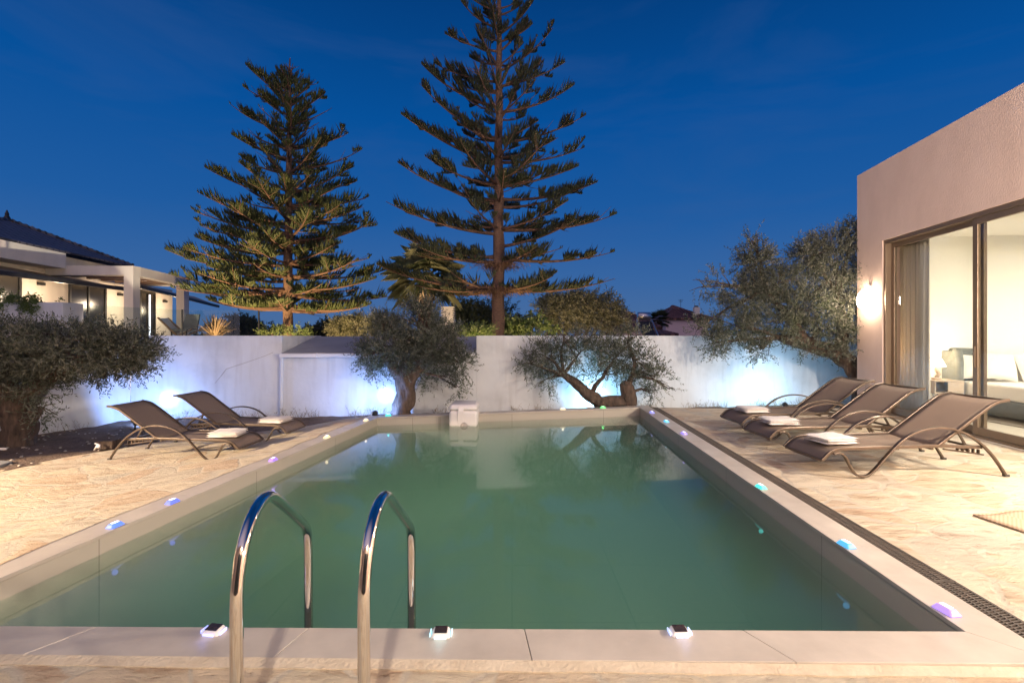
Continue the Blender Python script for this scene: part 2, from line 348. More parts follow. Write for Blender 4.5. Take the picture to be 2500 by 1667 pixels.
M['floor_in'] = pm('bedroom_floor', (0.62, 0.55, 0.45), 0.35, c2=(0.56, 0.49, 0.40), nscale=2)
M['bronze'] = pm('bronze_aluminium', (0.21, 0.150, 0.105), 0.38, metal=0.55, spec=0.5)
M['glass'] = mat_glass('door_glass')
M['rail_glass'] = mat_glass('rail_glass', (0.90, 0.95, 0.94))
M['frame'] = pm('lounger_frame', (0.115, 0.085, 0.065), 0.33, metal=0.5)
M['sling'] = mat_weave('lounger_sling', (0.235, 0.170, 0.128), (0.175, 0.126, 0.095), 210)
M['plastic'] = pm('dark_plastic', (0.05, 0.042, 0.038), 0.5)
M['towel'] = pm('white_towel', (0.78, 0.70, 0.66), 0.95, c2=(0.84, 0.77, 0.73), nscale=30, bump=0.9, bscale=160)
M['chrome'] = pm('polished_steel', (0.74, 0.70, 0.66), 0.07, metal=1.0)
M['grate'] = pm('grate_plastic', (0.075, 0.058, 0.048), 0.6, c2=(0.05, 0.04, 0.034), nscale=12)
M['drain'] = pm('drain_dark', (0.012, 0.010, 0.009), 0.9)
M['white_plastic'] = pm('white_plastic', (0.80, 0.74, 0.72), 0.28, coat=0.3)
M['grey_plastic'] = pm('grey_plastic', (0.32, 0.29, 0.27), 0.35)
M['bark'] = pm('olive_bark', (0.13, 0.09, 0.068), 0.95, c2=(0.045, 0.031, 0.025), nscale=9, bump=1.0, bscale=14, detail=12, stretch=(1.6, 1.6, .55))
M['pine_bark'] = pm('pine_bark', (0.20, 0.115, 0.075), 0.95, c2=(0.10, 0.06, 0.042), nscale=14, bump=0.9, bscale=30, stretch=(1, 1, 2.5))
M['pine_limb'] = pm('pine_limb', (0.15, 0.080, 0.055), 0.9, c2=(0.095, 0.055, 0.038), nscale=9)
M['pine_leaf'] = mat_leaf('pine_leaf', (0.088, 0.108, 0.036), (0.075, 0.092, 0.032), 0.5, 0.9)
M['pine_leaf_dark'] = mat_leaf('pine_leaf_dark', (0.068, 0.080, 0.044), (0.058, 0.068, 0.036), 0.45, 0.9)
M['olive_leaf'] = mat_leaf('olive_leaf', (0.062, 0.068, 0.048), (0.165, 0.165, 0.145), 0.38)
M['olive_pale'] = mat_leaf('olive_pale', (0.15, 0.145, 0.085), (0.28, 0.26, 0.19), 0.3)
M['dark_leaf'] = mat_leaf('dark_leaf', (0.032, 0.045, 0.024), (0.06, 0.07, 0.045), 0.3, 0.6)
M['green_leaf'] = mat_leaf('green_leaf', (0.10, 0.14, 0.045), (0.14, 0.17, 0.07), 0.35)
M['strap_leaf'] = mat_leaf('strap_leaf', (0.17, 0.12, 0.08), (0.2, 0.145, 0.10), 0.3)
M['palm_leaf'] = mat_leaf('palm_leaf', (0.26, 0.27, 0.14), (0.3, 0.3, 0.2), 0.3)
M['dead_frond'] = pm('dead_frond', (0.30, 0.17, 0.09), 0.9, c2=(0.20, 0.11, 0.06), nscale=8)
M['dry'] = pm('dry_stems', (0.22, 0.17, 0.11), 0.9)
M['house_white'] = pm('house_render', (0.74, 0.68, 0.60), 0.85, c2=(0.66, 0.60, 0.53), nscale=1.6, bump=0.1, stretch=(2, 2, 0.35))
M['slate'] = mat_rooftile('slate_blue_tiles', (0.10, 0.094, 0.115), (0.14, 0.13, 0.15))
M['terracotta'] = mat_rooftile('clay_tiles', (0.16, 0.075, 0.06), (0.23, 0.11, 0.085))
M['shed_roof'] = pm('shed_felt', (0.30, 0.30, 0.31), 0.6, c2=(0.36, 0.36, 0.37), nscale=3, bump=0.15)
M['gutter'] = pm('gutter_white', (0.70, 0.70, 0.72), 0.45)
M['dark_metal'] = pm('dark_metal', (0.03, 0.03, 0.032), 0.4, metal=0.3)
M['dark_glass'] = pm('dark_window', (0.03, 0.028, 0.026), 0.22, spec=0.5)
M['awning'] = pm('awning_canvas', (0.40, 0.33, 0.25), 0.85)
M['wood'] = pm('garden_wood', (0.36, 0.22, 0.12), 0.6, c2=(0.27, 0.16, 0.085), nscale=14, stretch=(1, 1, 6))
M['pink'] = pm('pink_render', (0.62, 0.47, 0.46), 0.85)
M['steel'] = pm('brushed_steel', (0.62, 0.60, 0.60), 0.3, metal=0.9)
M['curtain'] = pm('curtain_linen', (0.60, 0.53, 0.46), 0.9, bump=0.2, bscale=120)
for _n in ('curtain',):
    _m = M[_n]; _nt = _m.node_tree; _t = _nt.nodes.new('ShaderNodeBsdfTranslucent'); _t.inputs[0].default_value = (.72, .63, .54, 1)
    _x = _nt.nodes.new('ShaderNodeMixShader'); _x.inputs[0].default_value = .5; _nt.links.new(_nt.nodes['Principled BSDF'].outputs[0], _x.inputs[1]); _nt.links.new(_t.outputs[0], _x.inputs[2]); _nt.links.new(_x.outputs[0], _nt.nodes['Material Output'].inputs[0])
M['sheer'] = pm('curtain_sheer', (0.66, 0.60, 0.52), 0.9, bump=0.2, bscale=120)
M['headboard'] = pm('grey_velvet', (0.16, 0.17, 0.155), 0.8, c2=(0.21, 0.22, 0.20), nscale=12, bump=0.2)
M['linen'] = pm('bed_linen', (0.80, 0.74, 0.65), 0.9, bump=0.5, bscale=7)
M['nightwood'] = pm('bleached_wood', (0.55, 0.43, 0.32), 0.5, c2=(0.48, 0.36, 0.26), nscale=12, stretch=(1, 1, 5))
M['rug'] = pm('shag_rug', (0.42, 0.36, 0.29), 0.95, bump=1, bscale=80)
M['straw'] = mat_weave('woven_straw', (0.52, 0.38, 0.26), (0.38, 0.26, 0.165), 60)
M['lamp_glow'] = pm('opal_glass', (0.9, 0.85, 0.75), 0.4, emit=(1.0, 0.83, 0.62), estr=14)
M['egg_glow'] = pm('opal_egg', (0.9, 0.85, 0.75), 0.4, emit=(1.0, 0.80, 0.58), estr=95)
M['bulkhead_glow'] = pm('bulkhead_glass', (0.8, 0.75, 0.65), 0.5, emit=(1.0, 0.8, 0.55), estr=1.5)
M['shade_glow'] = pm('lamp_shade', (0.9, 0.85, 0.75), 0.8, emit=(1.0, 0.80, 0.55), estr=7)
M['flood_glow'] = pm('flood_lens', (0.9, 0.9, 0.9), 0.3, emit=(0.70, 0.86, 1.0), estr=60)
M['lit_window'] = pm('lit_window', (0.8, 0.8, 0.85), 0.4, emit=(0.8, 0.85, 1.0), estr=1.6)
M['solar_panel'] = pm('solar_cells', (0.03, 0.022, 0.02), 0.18, c2=(0.05, 0.035, 0.03), nscale=40)
M['cable'] = pm('black_cable', (0.03, 0.03, 0.03), 0.6)
M['pebble'] = pm('pale_pebble', (0.42, 0.36, 0.31), 0.85)

rng = np.random.default_rng(7)
random.seed(5)
def sst(a, b, x):
    t = max(0.0, min(1.0, (x-a)/(b-a))); return t*t*(3-2*t)

# ------------------------------------------------------------------ pool
WZ = -0.155
NL = Vector((-3.16, 2.47, -0.011)); NR = Vector((2.21, 2.372, 0.017)); FR = Vector((2.56, 9.83, 0.017)); FL = Vector((-2.40, 8.77, -0.011))
corners = [NL, NR, FR, FL]
def offset_poly(ps, d):
    out = []; n = len(ps)
    for i in range(n):
        a, b, c = ps[i-1], ps[i], ps[(i+1) % n]
        e1 = (b-a).to_2d().normalized(); e2 = (c-b).to_2d().normalized()
        n1 = Vector((e1.y, -e1.x)); n2 = Vector((e2.y, -e2.x))
        k = (n1+n2); k = k / (k.dot(n1))
        out.append(Vector((b.x+k.x*d, b.y+k.y*d, b.z)))
    return out
CW = 0.22
outer = offset_poly(corners, CW)
# coping slabs
mb = MB()
for i, nseg in ((0, 5), (1, 7), (2, 4), (3, 6)):
    a, b = corners[i], corners[(i+1) % 4]; ao, bo = outer[i], outer[(i+1) % 4]
    a2 = offset_poly(corners, -0.012)[i]; b2 = offset_poly(corners, -0.012)[(i+1) % 4]
    for k in range(nseg):
        t0, t1 = k/nseg, (k+1)/nseg; g = 0.0016/((b-a).length)
        s0 = t0 + (g if k else 0); s1 = t1 - (g if k < nseg-1 else 0)
        p = [a2.lerp(b2, s0), a2.lerp(b2, s1), ao.lerp(bo, s1), ao.lerp(bo, s0)]
        up = [v.copy() for v in p]; lo = [Vector((v.x, v.y, v.z-0.025)) for v in p]
        mb.hexa(lo + up)
structure(mb.build('pool_coping', M['coping'], bevel=0.0025))
# basin walls (above and below water) and floor
inn = corners; FLZ = -1.35
mb = MB(); dn = [Vector((v.x, v.y, FLZ)) for v in inn]; ou = offset_poly(corners, 0.18); od = [Vector((v.x, v.y, FLZ-0.15)) for v in ou]
for i in range(4):
    j = (i+1) % 4
    a, b = inn[i].copy(), inn[j].copy(); a.z -= 0.03; b.z -= 0.03
    c, d = ou[i].copy(), ou[j].copy(); c.z -= 0.03; d.z -= 0.03
    mb.add([dn[i], dn[j], b, a], [(0, 1, 2, 3)]); mb.add([a, b, d, c], [(0, 1, 2, 3)]); mb.add([c, d, od[j], od[i]], [(0, 1, 2, 3)])
structure(mb.build('pool_wall_tiles', M['rim']))
mb = MB(); mb.hexa([Vector((v.x, v.y, FLZ-0.1)) for v in offset_poly(corners, 0.05)] + [Vector((v.x, v.y, FLZ)) for v in offset_poly(corners, 0.05)])
structure(mb.build('pool_floor', M['basin']))
wp = offset_poly(corners, 0.03)
mb = MB(); mb.hexa([Vector((v.x, v.y, FLZ-0.02)) for v in wp] + [Vector((v.x, v.y, WZ)) for v in wp])
structure(mb.build('pool_water', M['water']))

# ------------------------------------------------------------------ ground sheets
def lip_x(y): return -3.16 + (y-2.47)*0.1206 - CW      # outer edge of the left coping
def gz(x, y):
    z = -0.16*sst(0.0, 1.3, lip_x(y)-x)
    return z
def sheet(name, poly, zf, mat, step, seed, jitter=0.0, thick=0.12):
    rnd = random.Random(seed)
    n = len(poly); bpts = []
    for i in range(n):
        a = Vector(poly[i]); b = Vector(poly[(i+1) % n]); L = (b-a).length; k = max(1, int(L/step))
        for q in range(k):
            p = a.lerp(b, q/k)
            if q and jitter: p += Vector((rnd.uniform(-1, 1), rnd.uniform(-1, 1)))*jitter
            bpts.append(p)
    nb = len(bpts); edges = [(i, (i+1) % nb) for i in range(nb)]
    xs = [p.x for p in bpts]; ys = [p.y for p in bpts]; pts = list(bpts)
    def inside(x, y):
        c = False
        for i in range(n):
            x1, y1 = poly[i]; x2, y2 = poly[(i+1) % n]
            if (y1 > y) != (y2 > y) and x < (x2-x1)*(y-y1)/(y2-y1)+x1: c = not c
        return c
    x = min(xs)
    while x < max(xs):
        y = min(ys)
        while y < max(ys):
            px, py = x+rnd.uniform(-.3, .3)*step, y+rnd.uniform(-.3, .3)*step
            if inside(px, py): pts.append(Vector((px, py)))
            y += step
        x += step
    v, e, f, *_ = delaunay_2d_cdt(pts, edges, [], 1, 1e-5)
    mb = MB(); mb.add([(p.x, p.y, zf(p.x, p.y)) for p in v], [tuple(q) for q in f])
    # skirt
    order = [(p.x, p.y, zf(p.x, p.y)) for p in bpts]
    mb.add(order + [(a, b, c-thick) for a, b, c in order], [(i, (i+1) % nb, (i+1) % nb+nb, i+nb) for i in range(nb)])
    o = mb.build(name, mat, smooth=True); return structure(o)

def fac_x(y, d=0.0): return 5.678 + 0.121*y + d          # villa facade line
oNL, oNR, oFR, oFL = outer
def nz(x, y, a=0.004): return a*noise.noise(Vector((x*2.1, y*2.1, 0)))
DW = 0.17    # drain width
rdx = lambda y: oNR.x + (oFR.x-oNR.x)*(y-oNR.y)/(oFR.y-oNR.y)
fy = lambda x: oNL.y + (oNR.y-oNL.y)*(x-oNL.x)/(oNR.x-oNL.x)
M_ = 0.045
sheet('paving_front', [(-9.3, -4.5), (fac_x(-4.5), -4.5), (fac_x(2.1), 2.08), (oNR.x+0.0, fy(oNR.x)-M_), (oNL.x, fy(oNL.x)-M_), (-9.3, fy(-4)-M_)], lambda x, y: gz(x, max(y, 2.2))-0.006+nz(x, y), M['paving'], 0.3, 1)
sheet('paving_right', [(rdx(2.083)+DW, 2.084), (fac_x(2.1), 2.084), (fac_x(9.8), 9.86), (4.2, 9.78), (rdx(9.6)+DW+0.1, 9.95), (rdx(9.6)+DW, 9.9)], lambda x, y: -0.004+nz(x, y), M['paving'], 0.3, 2, 0.0)
sheet('paving_left', [(-9.3, fy(-4)-M_+0.002), (oNL.x-0.01, fy(oNL.x)-M_+0.002), (lip_x(8.8)-0.0, 8.8), (-3.3, 8.75), (-4.3, 8.25), (-5.3, 7.6), (-5.75, 6.8), (-6.15, 5.9), (-7.4, 5.1), (-9.3, 4.7)], lambda x, y: gz(x, y)-0.006+nz(x, y), M['paving'], 0.3, 3, 0.05)
# mortar fillet between the near coping and the stones
mb = MB()
k = 60
for i in range(k):
    x0 = oNL.x-0.1 + (oNR.x+0.1-oNL.x+0.1)*i/k; x1 = oNL.x-0.1 + (oNR.x+0.2-oNL.x)*(i+1)/k
    w0 = M_+0.02+0.012*noise.noise(Vector((x0*4, 0, 3))); w1 = M_+0.02+0.012*noise.noise(Vector((x1*4, 0, 3)))
    z0 = 0.004 + gz(x0, 2.4); z1 = 0.004+gz(x1, 2.4)
    mb.hexa([(x0, fy(x0)-w0, z0-0.05), (x1, fy(x1)-w1, z1-0.05), (x1, fy(x1)-0.001, z1-0.05), (x0, fy(x0)-0.001, z0-0.05), (x0, fy(x0)-w0, z0-0.004), (x1, fy(x1)-w1, z1-0.004), (x1, fy(x1)-0.001, z1), (x0, fy(x0)-0.001, z0)])
structure(mb.build('mortar_joint', M['mortar']))
# broad ground to the horizon with a hole for the pool
hp = offset_poly(corners, 0.12); S = 1500
mb = MB(); mb.add([(-S, -S, -0.34), (S, -S, -0.34), (S, S, -0.34), (-S, S, -0.34)] + [(v.x, v.y, -0.34) for v in hp], [(0, 1, 5, 4), (1, 2, 6, 5), (2, 3, 7, 6), (3, 0, 4, 7)])
structure(mb.build('ground', M['soil']))
# garden soil between paving and the boundary wall
WX0, WY0, WS = -7.22, 9.30, 0.15
def wall_y(x): return WY0 + WS*(x-WX0)
def soilz(x, y):
    return -0.175 + 0.035*noise.noise(Vector((x*0.9, y*0.9, 5))) + 0.03*noise.noise(Vector((x*4, y*4, 2))) + 0.02*sst(0.6, 0.0, abs(wall_y(x)-y))
sheet('garden_soil_left', [(-12, 4.5), (-9.3, 4.62), (-7.4, 4.95), (-6.1, 5.75), (-5.65, 6.8), (-5.2, 7.55), (-4.2, 8.15), (-3.25, 8.6), (oFL.x+0.02, 8.75), (oFL.x, oFL.y+0.0), (oFR.x, oFR.y+0.0), (4.2, 9.6), (8.5, 9.7), (8.5, 12.0), (WX0-0.1, WY0+0.1), (-9.2, 5.9), (-12, 5.2)], soilz, M['soil'], 0.14, 4)
sheet('concrete_path', [(-12, 4.3), (-9.4, 4.75), (-7.3, 5.25), (-6.3, 6.0), (-6.35, 6.25), (-6.9, 6.35), (-12, 6.2)], lambda x, y: -0.145+0*nz(x, y), M['concrete'], 0.5, 5)

# dry weeds at the foot of the wall
V = []; T = []
for i in range(900):
    x = rng.uniform(-9, 8); y = (wall_y(x) - abs(rng.normal(0, 0.12)) - 0.04) if x > WX0 else 8.6+(x-WX0)*1.9
    if x < WX0: y = WY0 + (x-WX0)*1.91 - rng.uniform(0.05, .5)
    if noise.noise(Vector((x*1.3, 0, 0))) < -0.05: continue
    h = rng.uniform(0.05, 0.24); a = rng.uniform(0, 6.28); w = 0.004
    b = np.array([x, y, soilz(x, y)-0.02]); tip = b+np.array([math.cos(a)*h*0.6, math.sin(a)*h*0.3, h]); s = np.array([w, 0, 0])
    n = len(V); V += [b-s, b+s, tip]; T.append((n, n+1, n+2))
    for q in range(3):
        c = b+(tip-b)*rng.uniform(.3, .9); t2 = c+np.array([rng.uniform(-.06, .06), rng.uniform(-.03, .03), rng.uniform(.01, .06)]); n = len(V); V += [c-s, c+s, t2]; T.append((n, n+1, n+2))
o = stuff(tri_mesh('dry_weeds', V, T, M['dry'])); tag(o, 'thin dry weeds growing along the foot of the white garden wall', 'weeds')
# pebbles on the soil
mb = MB()
for i in range(260):
    x = rng.uniform(-8.5, -3.4); y = rng.uniform(5.6, 8.9)
    if x > -5.5-(7.2-y)*0.35 or y > wall_y(x)-0.1 or (x < WX0 and y > WY0+(x-WX0)*1.9-0.2): continue
    s = rng.uniform(0.008, 0.026); z = soilz(x, y)
    mb.lathe([(s*.3, -s*.3), (s, 0), (s*.8, s*.4), (s*.2, s*.6)], (x, y, z+0.004), 6)
o = stuff(mb.build('pebbles', M['pebble'], smooth=True)); tag(o, 'small pale pebbles scattered over the brown soil bed', 'pebbles')

# ------------------------------------------------------------------ drain grate
t = thing('drain_channel', 'long dark slotted drain grate between the right coping and the paving', 'drain grate', (rdx(2.2), 2.2, 0))
mb = MB(); y0, y1 = 2.0, 9.98
def dr(y, w, z): return Vector((rdx(y)+0.004+w, y, z))
mb.hexa([dr(y0, 0, -0.09), dr(y0, DW-.008, -0.09), dr(y1, DW-.008, -0.09), dr(y1, 0, -0.09), dr(y0, 0, -0.07), dr(y0, DW-.008, -0.07), dr(y1, DW-.008, -0.07), dr(y1, 0, -0.07)])
mb.build('channel_bed', M['drain'], t, world=True)
mb = MB(); wd = DW-0.008
for wa, wb in ((0, .016), (.052, .060), (.094, .102), (wd-.016, wd)):
    mb.hexa([dr(y0, wa, -.03), dr(y0, wb, -.03), dr(y1, wb, -.03), dr(y1, wa, -.03), dr(y0, wa, 0.0), dr(y0, wb, 0.0), dr(y1, wb, 0.0), dr(y1, wa, 0.0)])
y = y0; q = 0
while y < y1-0.03:
    for k, (wa, wb) in enumerate(((.016, .052), (.060, .094), (.102, wd-.016))):
        yy = y + (0.009 if k == 1 else 0); sk = 0.010
        if y + .02 < y1:
            mb.hexa([dr(yy, wa, -.02), dr(yy+sk, wb, -.02), dr(yy+sk+.0085, wb, -.02), dr(yy+.0085, wa, -.02), dr(yy, wa, -.001), dr(yy+sk, wb, -.001), dr(yy+sk+.0085, wb, -.001), dr(yy+.0085, wa, -.001)])
    y += 0.0205
for yy in (2.9, 3.9, 4.9, 5.9, 6.9, 7.9, 8.9):
    mb.hexa([dr(yy, .001, -.025), dr(yy, wd-.001, -.025), dr(yy+.014, wd-.001, -.025), dr(yy+.014, .001, -.025), dr(yy, .001, .0015), dr(yy, wd-.001, .0015), dr(yy+.014, wd-.001, .0015), dr(yy+.014, .001, .0015)])
mb.build('grate', M['grate'], t, world=True)

# ------------------------------------------------------------------ boundary wall and lean-to
WT = 0.22; WTOP = CZ; WB = -0.45
gw = thing('garden_wall', 'white rendered boundary wall behind the pool and the olive trees', 'garden wall', (WX0, WY0, -0.3))
def wseg(mb, xa, xb, zt, th=WT): mb.hexa([(xa, wall_y(xa), WB), (xb, wall_y(xb), WB), (xb, wall_y(xb)+th, WB), (xa, wall_y(xa)+th, WB), (xa, wall_y(xa), zt), (xb, wall_y(xb), zt), (xb, wall_y(xb)+th, zt), (xa, wall_y(xa)+th, zt)])
XA, XB = -4.54, -0.745
mb = MB(); wseg(mb, WX0, XA, WTOP-0.002); wseg(mb, XB, 9.5, WTOP-0.002)
mb.build('wall_face', M['wall'], gw, world=True, bevel=0.01)
mb = MB(); a = Vector((WX0, WY0)); b = Vector((-10.6, 2.85)); n = Vector((-(b-a).y, (b-a).x)).normalized()*(-WT)
if n.x > 0: n = -n
mb.hexa([(a.x, a.y, WB), (a.x+n.x, a.y+WT, WB), (b.x+n.x, b.y+n.y, WB), (b.x, b.y, WB), (a.x, a.y, WTOP-0.004), (a.x+n.x, a.y+WT, WTOP-0.004), (b.x+n.x, b.y+n.y, WTOP-0.004), (b.x, b.y, WTOP-0.004)])
mb.build('wall_return', M['wall'], gw, world=True)
mb = MB(); wseg(mb, XA+0.001, XB-0.001, 1.03)
mb.build('low_wall', M['wall'], gw, world=True)
# side return of the tall wall beside the shed roof
mb = MB(); mb.box(XA-0.20, XA-0.002, wall_y(XA)+WT, 11.7, -0.3, WTOP-0.006)
mb.build('wall_reveal', M['wall'], gw, world=True)

sh = thing('garden_shed', 'low grey lean-to shed roof set into the garden wall', 'shed', (XA, 10.0, -0.3))
ya, yb = wall_y(XA), wall_y(XB)
mb = MB()
e0 = Vector((XA+0.02, ya-0.05, 1.075)); e1 = Vector((XB-0.02, yb-0.05, 1.075)); r0 = Vector((XA+0.02, 11.35, 1.40)); r1 = Vector((XB-0.02, 11.95, 1.40))
dz = Vector((0, 0, 0.03)); mb.hexa([e0, e1, r1, r0, e0+dz, e1+dz, r1+dz, r0+dz])
mb.build('roof', M['shed_roof'], sh, world=True)
mb = MB(); mb.hexa([(XA+.03, ya+WT, -.3), (XB-.03, yb+WT, -.3), (XB-.03, 11.9, -.3), (XA+.03, 11.3, -.3), (XA+.03, ya+WT, 1.03), (XB-.03, yb+WT, 1.03), (XB-.03, 11.9, 1.3), (XA+.03, 11.3, 1.3)])
mb.build('wall', M['wall'], sh, world=True)
mb = MB(); g0 = Vector((XA+0.0, ya-0.09, 1.055)); g1 = Vector((XB-0.02, yb-0.09, 1.055))
mb.bar(g0, g1, 0.09, 0.075)
for q in (0.18, 0.36, 0.55, 0.8): p = g0.lerp(g1, q); mb.bar(p-Vector((.012, 0, 0)), p+Vector((.012, 0.002, 0)), 0.105, 0.09)
gt = mb.build('gutter', M['gutter'], sh, world=True, bevel=0.008)
mb = MB(); px = XA+0.03; py = ya-0.06
mb.tube([(px+0.0, py-.02, 1.03), (px-.01, py, 0.97), (px-.02, py+.02, 0.9), (px-.03, py+.02, 0.3), (px-.04, py+.02, -0.2)], 0.030, 10)
mb.build('downpipe', M['gutter'], sh, world=True, smooth=True)
mb = MB(); x0 = -3.25; y0 = wall_y(x0)-0.01
mb.tube([(x0, y0, 1.0), (x0-.0, y0, 0.75), (x0+.05, y0-.01, 0.6)], 0.006, 5)
tag(mb.build('loose_cable', M['gutter']), 'short white cable hanging down the wall below the shed gutter', 'cable')
mb = MB()
pts = [(-5.75, .53), (-5.62, .70), (-5.55, .80), (-5.2, .92), (-4.85, 1.05), (-4.7, 1.12)]
mb.tube([(x, wall_y(x)-.003, z) for x, z in pts], 0.004, 5)
tag(mb.build('wall_cable', M['grey_plastic']), 'thin grey cable run up the wall above the second lounger', 'cable')

# ------------------------------------------------------------------ floodlights
def floodlight(px, py, wallx, label, col=(.22, .42, 1.0), k=1.0, off=.86):
    x = wallx; y = wall_y(x)-off
    z0 = soilz(x, y)
    t = thing('garden_floodlight', label, 'floodlight', (x, y, z0-0.01), 0, 'floodlights at the foot of the garden wall')
    mb = MB(); mb.tube([(x, y, z0-.03), (x, y, z0+.08)], 0.014, 8); mb.build('spike', M['dark_metal'], t, world=True, smooth=True)
    mb = MB(); mb.bar((x, y, z0+.07), (x, y+.01, z0+.12), .04, .04); mb.build('bracket', M['dark_metal'], t, world=True, bevel=.004)
    mb = MB(); c = Vector((x, y+.0, z0+.17)); dirv = Vector((0, 0.92, 0.38)).normalized()
    a = c-dirv*.05; mb.tube([a, a+dirv*.03, c+dirv*.035], [.035, .050, .054], 14); mb.build('lamp_head', M['dark_metal'], t, world=True, smooth=True)
    mb = MB(); mb.tube([c+dirv*.034, c+dirv*.042], .046, 14); mb.build('lens', M['flood_glow'], t, world=True)
    light('flood_beam', 'SPOT', c+dirv*.07, P['flood']*(off/.8)**2, (.55, .72, 1.0), t, 0.03, spot=34*(.72/off)**.7, blend=1.0, target=(x, y+off, z0+.42))
    light('flood_wash', 'SPOT', c+dirv*.08, P['wash']*k, col, t, 0.04, spot=172, blend=0.4, target=c+Vector((0, 1, .35)))
floodlight(0, 0, -6.55, 'white floodlight glowing on the wall behind the two left loungers')
floodlight(0, 0, -2.55, 'white floodlight glowing left of the second olive trunk')
floodlight(0, 0, 1.75, 'white floodlight glowing behind the low crooked olive limb', (.28, .66, 1.0), .9, .40)
floodlight(0, 0, 5.72, 'white floodlight glowing on the wall left of the right loungers', (.30, .66, 1.0), 1.25, .95)

# ------------------------------------------------------------------ villa on the right
u2 = Vector((0.121, 1.0)).normalized(); n2 = Vector((u2.y, -u2.x))     # along facade / inward
def FP(y, d, z): return Vector((fac_x(y)+n2.x*d, y+n2.y*d, z))
def fbox(mb, y0, y1, d0, d1, z0, z1):
    mb.hexa([FP(y0, d0, z0), FP(y0, d1, z0), FP(y1, d1, z0), FP(y1, d0, z0), FP(y0, d0, z1), FP(y0, d1, z1), FP(y1, d1, z1), FP(y1, d0, z1)]); return mb
villa = thing('villa', 'beige flat roofed villa with lit bedroom behind sliding glass on the right', 'house', FP(9.77, 0, 0))
DY0, DY1, DZ = 4.3, 8.98, 3.18
mb = MB()
fbox(mb, DY1, 9.77, 0, .3, -.3, 4.62); fbox(mb, -1.1, DY0, 0, .3, -.3, 4.62); fbox(mb, DY0, DY1, 0, .3, DZ, 4.62)
fbox(mb, 9.55, 9.77, .3, 6.5, -.3, 4.62); fbox(mb, -1.1, 9.55, 6.3, 6.5, -.3, 4.62); fbox(mb, -1.1, -.9, .3, 6.3, -.3, 4.62)
mb.build('outer_wall', M['stucco'], villa, world=True)
mb = MB(); fbox(mb, -.9, 9.55, .3, 6.3, 3.55, 3.75); mb.build('flat_roof', M['stucco_top'], villa, world=True)
mb = MB(); fbox(mb, 9.40, 9.545, .305, 6.2, .05, 3.3); fbox(mb, 2.8, 2.95, .305, 6.2, .05, 3.3); fbox(mb, 2.95, 9.40, 6.05, 6.2, .05, 3.3)
fbox(mb, 2.95, 9.40, .305, 6.05, 3.3, 3.45)
mb.build('bedroom_lining', M['white_in'], villa, world=True)
mb = MB(); fbox(mb, 2.95, 9.40, .26, 6.05, -.1, .02); mb.build('bedroom_floor', M['floor_in'], villa, world=True)
mb = MB(); fbox(mb, DY0, DY1, -.03, .26, -.05, .012); mb.build('threshold', M['coping'], villa, world=True)
# fixed frame
fr = MB(); fbox(fr, DY1-.06, DY1, .02, .18, .012, DZ); fbox(fr, DY0, DY0+.06, .02, .18, .012, DZ); fbox(fr, DY0+.06, DY1-.06, .02, .18, DZ-.07, DZ); fbox(fr, DY0+.06, DY1-.06, .02, .18, .012, .045)
ff = fr.build('door_frame', M['bronze'], villa, world=True, bevel=.004)
def panel(ya, yb, d, name, st=.085, bot=.11):
    p = MB(); z0, z1 = .05, DZ-.075
    fbox(p, ya, ya+st, d, d+.045, z0, z1); fbox(p, yb-st, yb, d, d+.045, z0, z1); fbox(p, ya+st, yb-st, d, d+.045, z1-st, z1); fbox(p, ya+st, yb-st, d, d+.045, z0, z0+bot)
    o = p.build(name, M['bronze'], villa, world=True, bevel=.004)
    g = MB(); fbox(g, ya+st, yb-st, d+.018, d+.026, z0+bot, z1-st)
    me = g.build('pane', M['glass'], None); me.parent = o
    l = villa.location; me.data.transform(Matrix.Translation(-l)); return o
panel(6.92, DY1-.065, .115, 'sliding_door', .075)
panel(DY0+.065, 7.02, .045, 'sliding_door', .085)
mb = MB(); fbox(mb, 6.965, 6.985, .028, .044, 1.0, 1.3); mb.build('door_handle', M['bronze'], ff, world=False); 
bpy.data.objects['door_handle'].data.transform(Matrix.Translation(-villa.location))
# small vent niche low on the corner wall
mb = MB(); fbox(mb, 9.36, 9.50, -.006, .002, .10, .62); mb.build('service_panel', M['stucco_top'], villa, world=True)

def wall_lamp(yy, zz, label, power, vis=True, egg=1.0):
    p = FP(yy, 0, zz)
    t = thing('wall_lamp', label, 'wall lamp', p, 0, 'opal wall lamps on the villa')
    o = MB(); fbox(o, yy-.045, yy+.045, -.03, -.001, zz-.02, zz+.27); o.build('bracket', M['white_plastic'], t, world=True, bevel=.006)
    c = FP(yy, -.125, zz)
    o = MB(); prof = []
    for i in range(13):
        a = -math.pi/2+math.pi*i/12; prof.append((max(.002, .105*math.cos(a)*(1-.14*math.sin(a))), .175*math.sin(a)))
    o.lathe(prof, c, 20); o.build('lamp_shade', M['lamp_glow' if power else 'egg_glow'], t, world=True, smooth=True)
    o = MB(); o.lathe([(.03, .15), (.045, .17), (.045, .2), (.03, .22)], c, 14); o.build('cap', M['white_plastic'], t, world=True)
    if power: light('lamp_light', 'POINT', FP(yy, -.30, zz-.05), power, (1.0, 0.86, 0.69), t, .09)
wall_lamp(9.33, 2.13, 'glowing egg shaped wall lamp left of the sliding door', 0)
wall_lamp(3.3, 2.3, 'glowing egg shaped wall lamp on the near side of the sliding door', P['patio_lamp'])
wall_lamp(0.6, 2.3, 'glowing egg shaped wall lamp at the near end of the facade', P['patio_lamp']*.8)

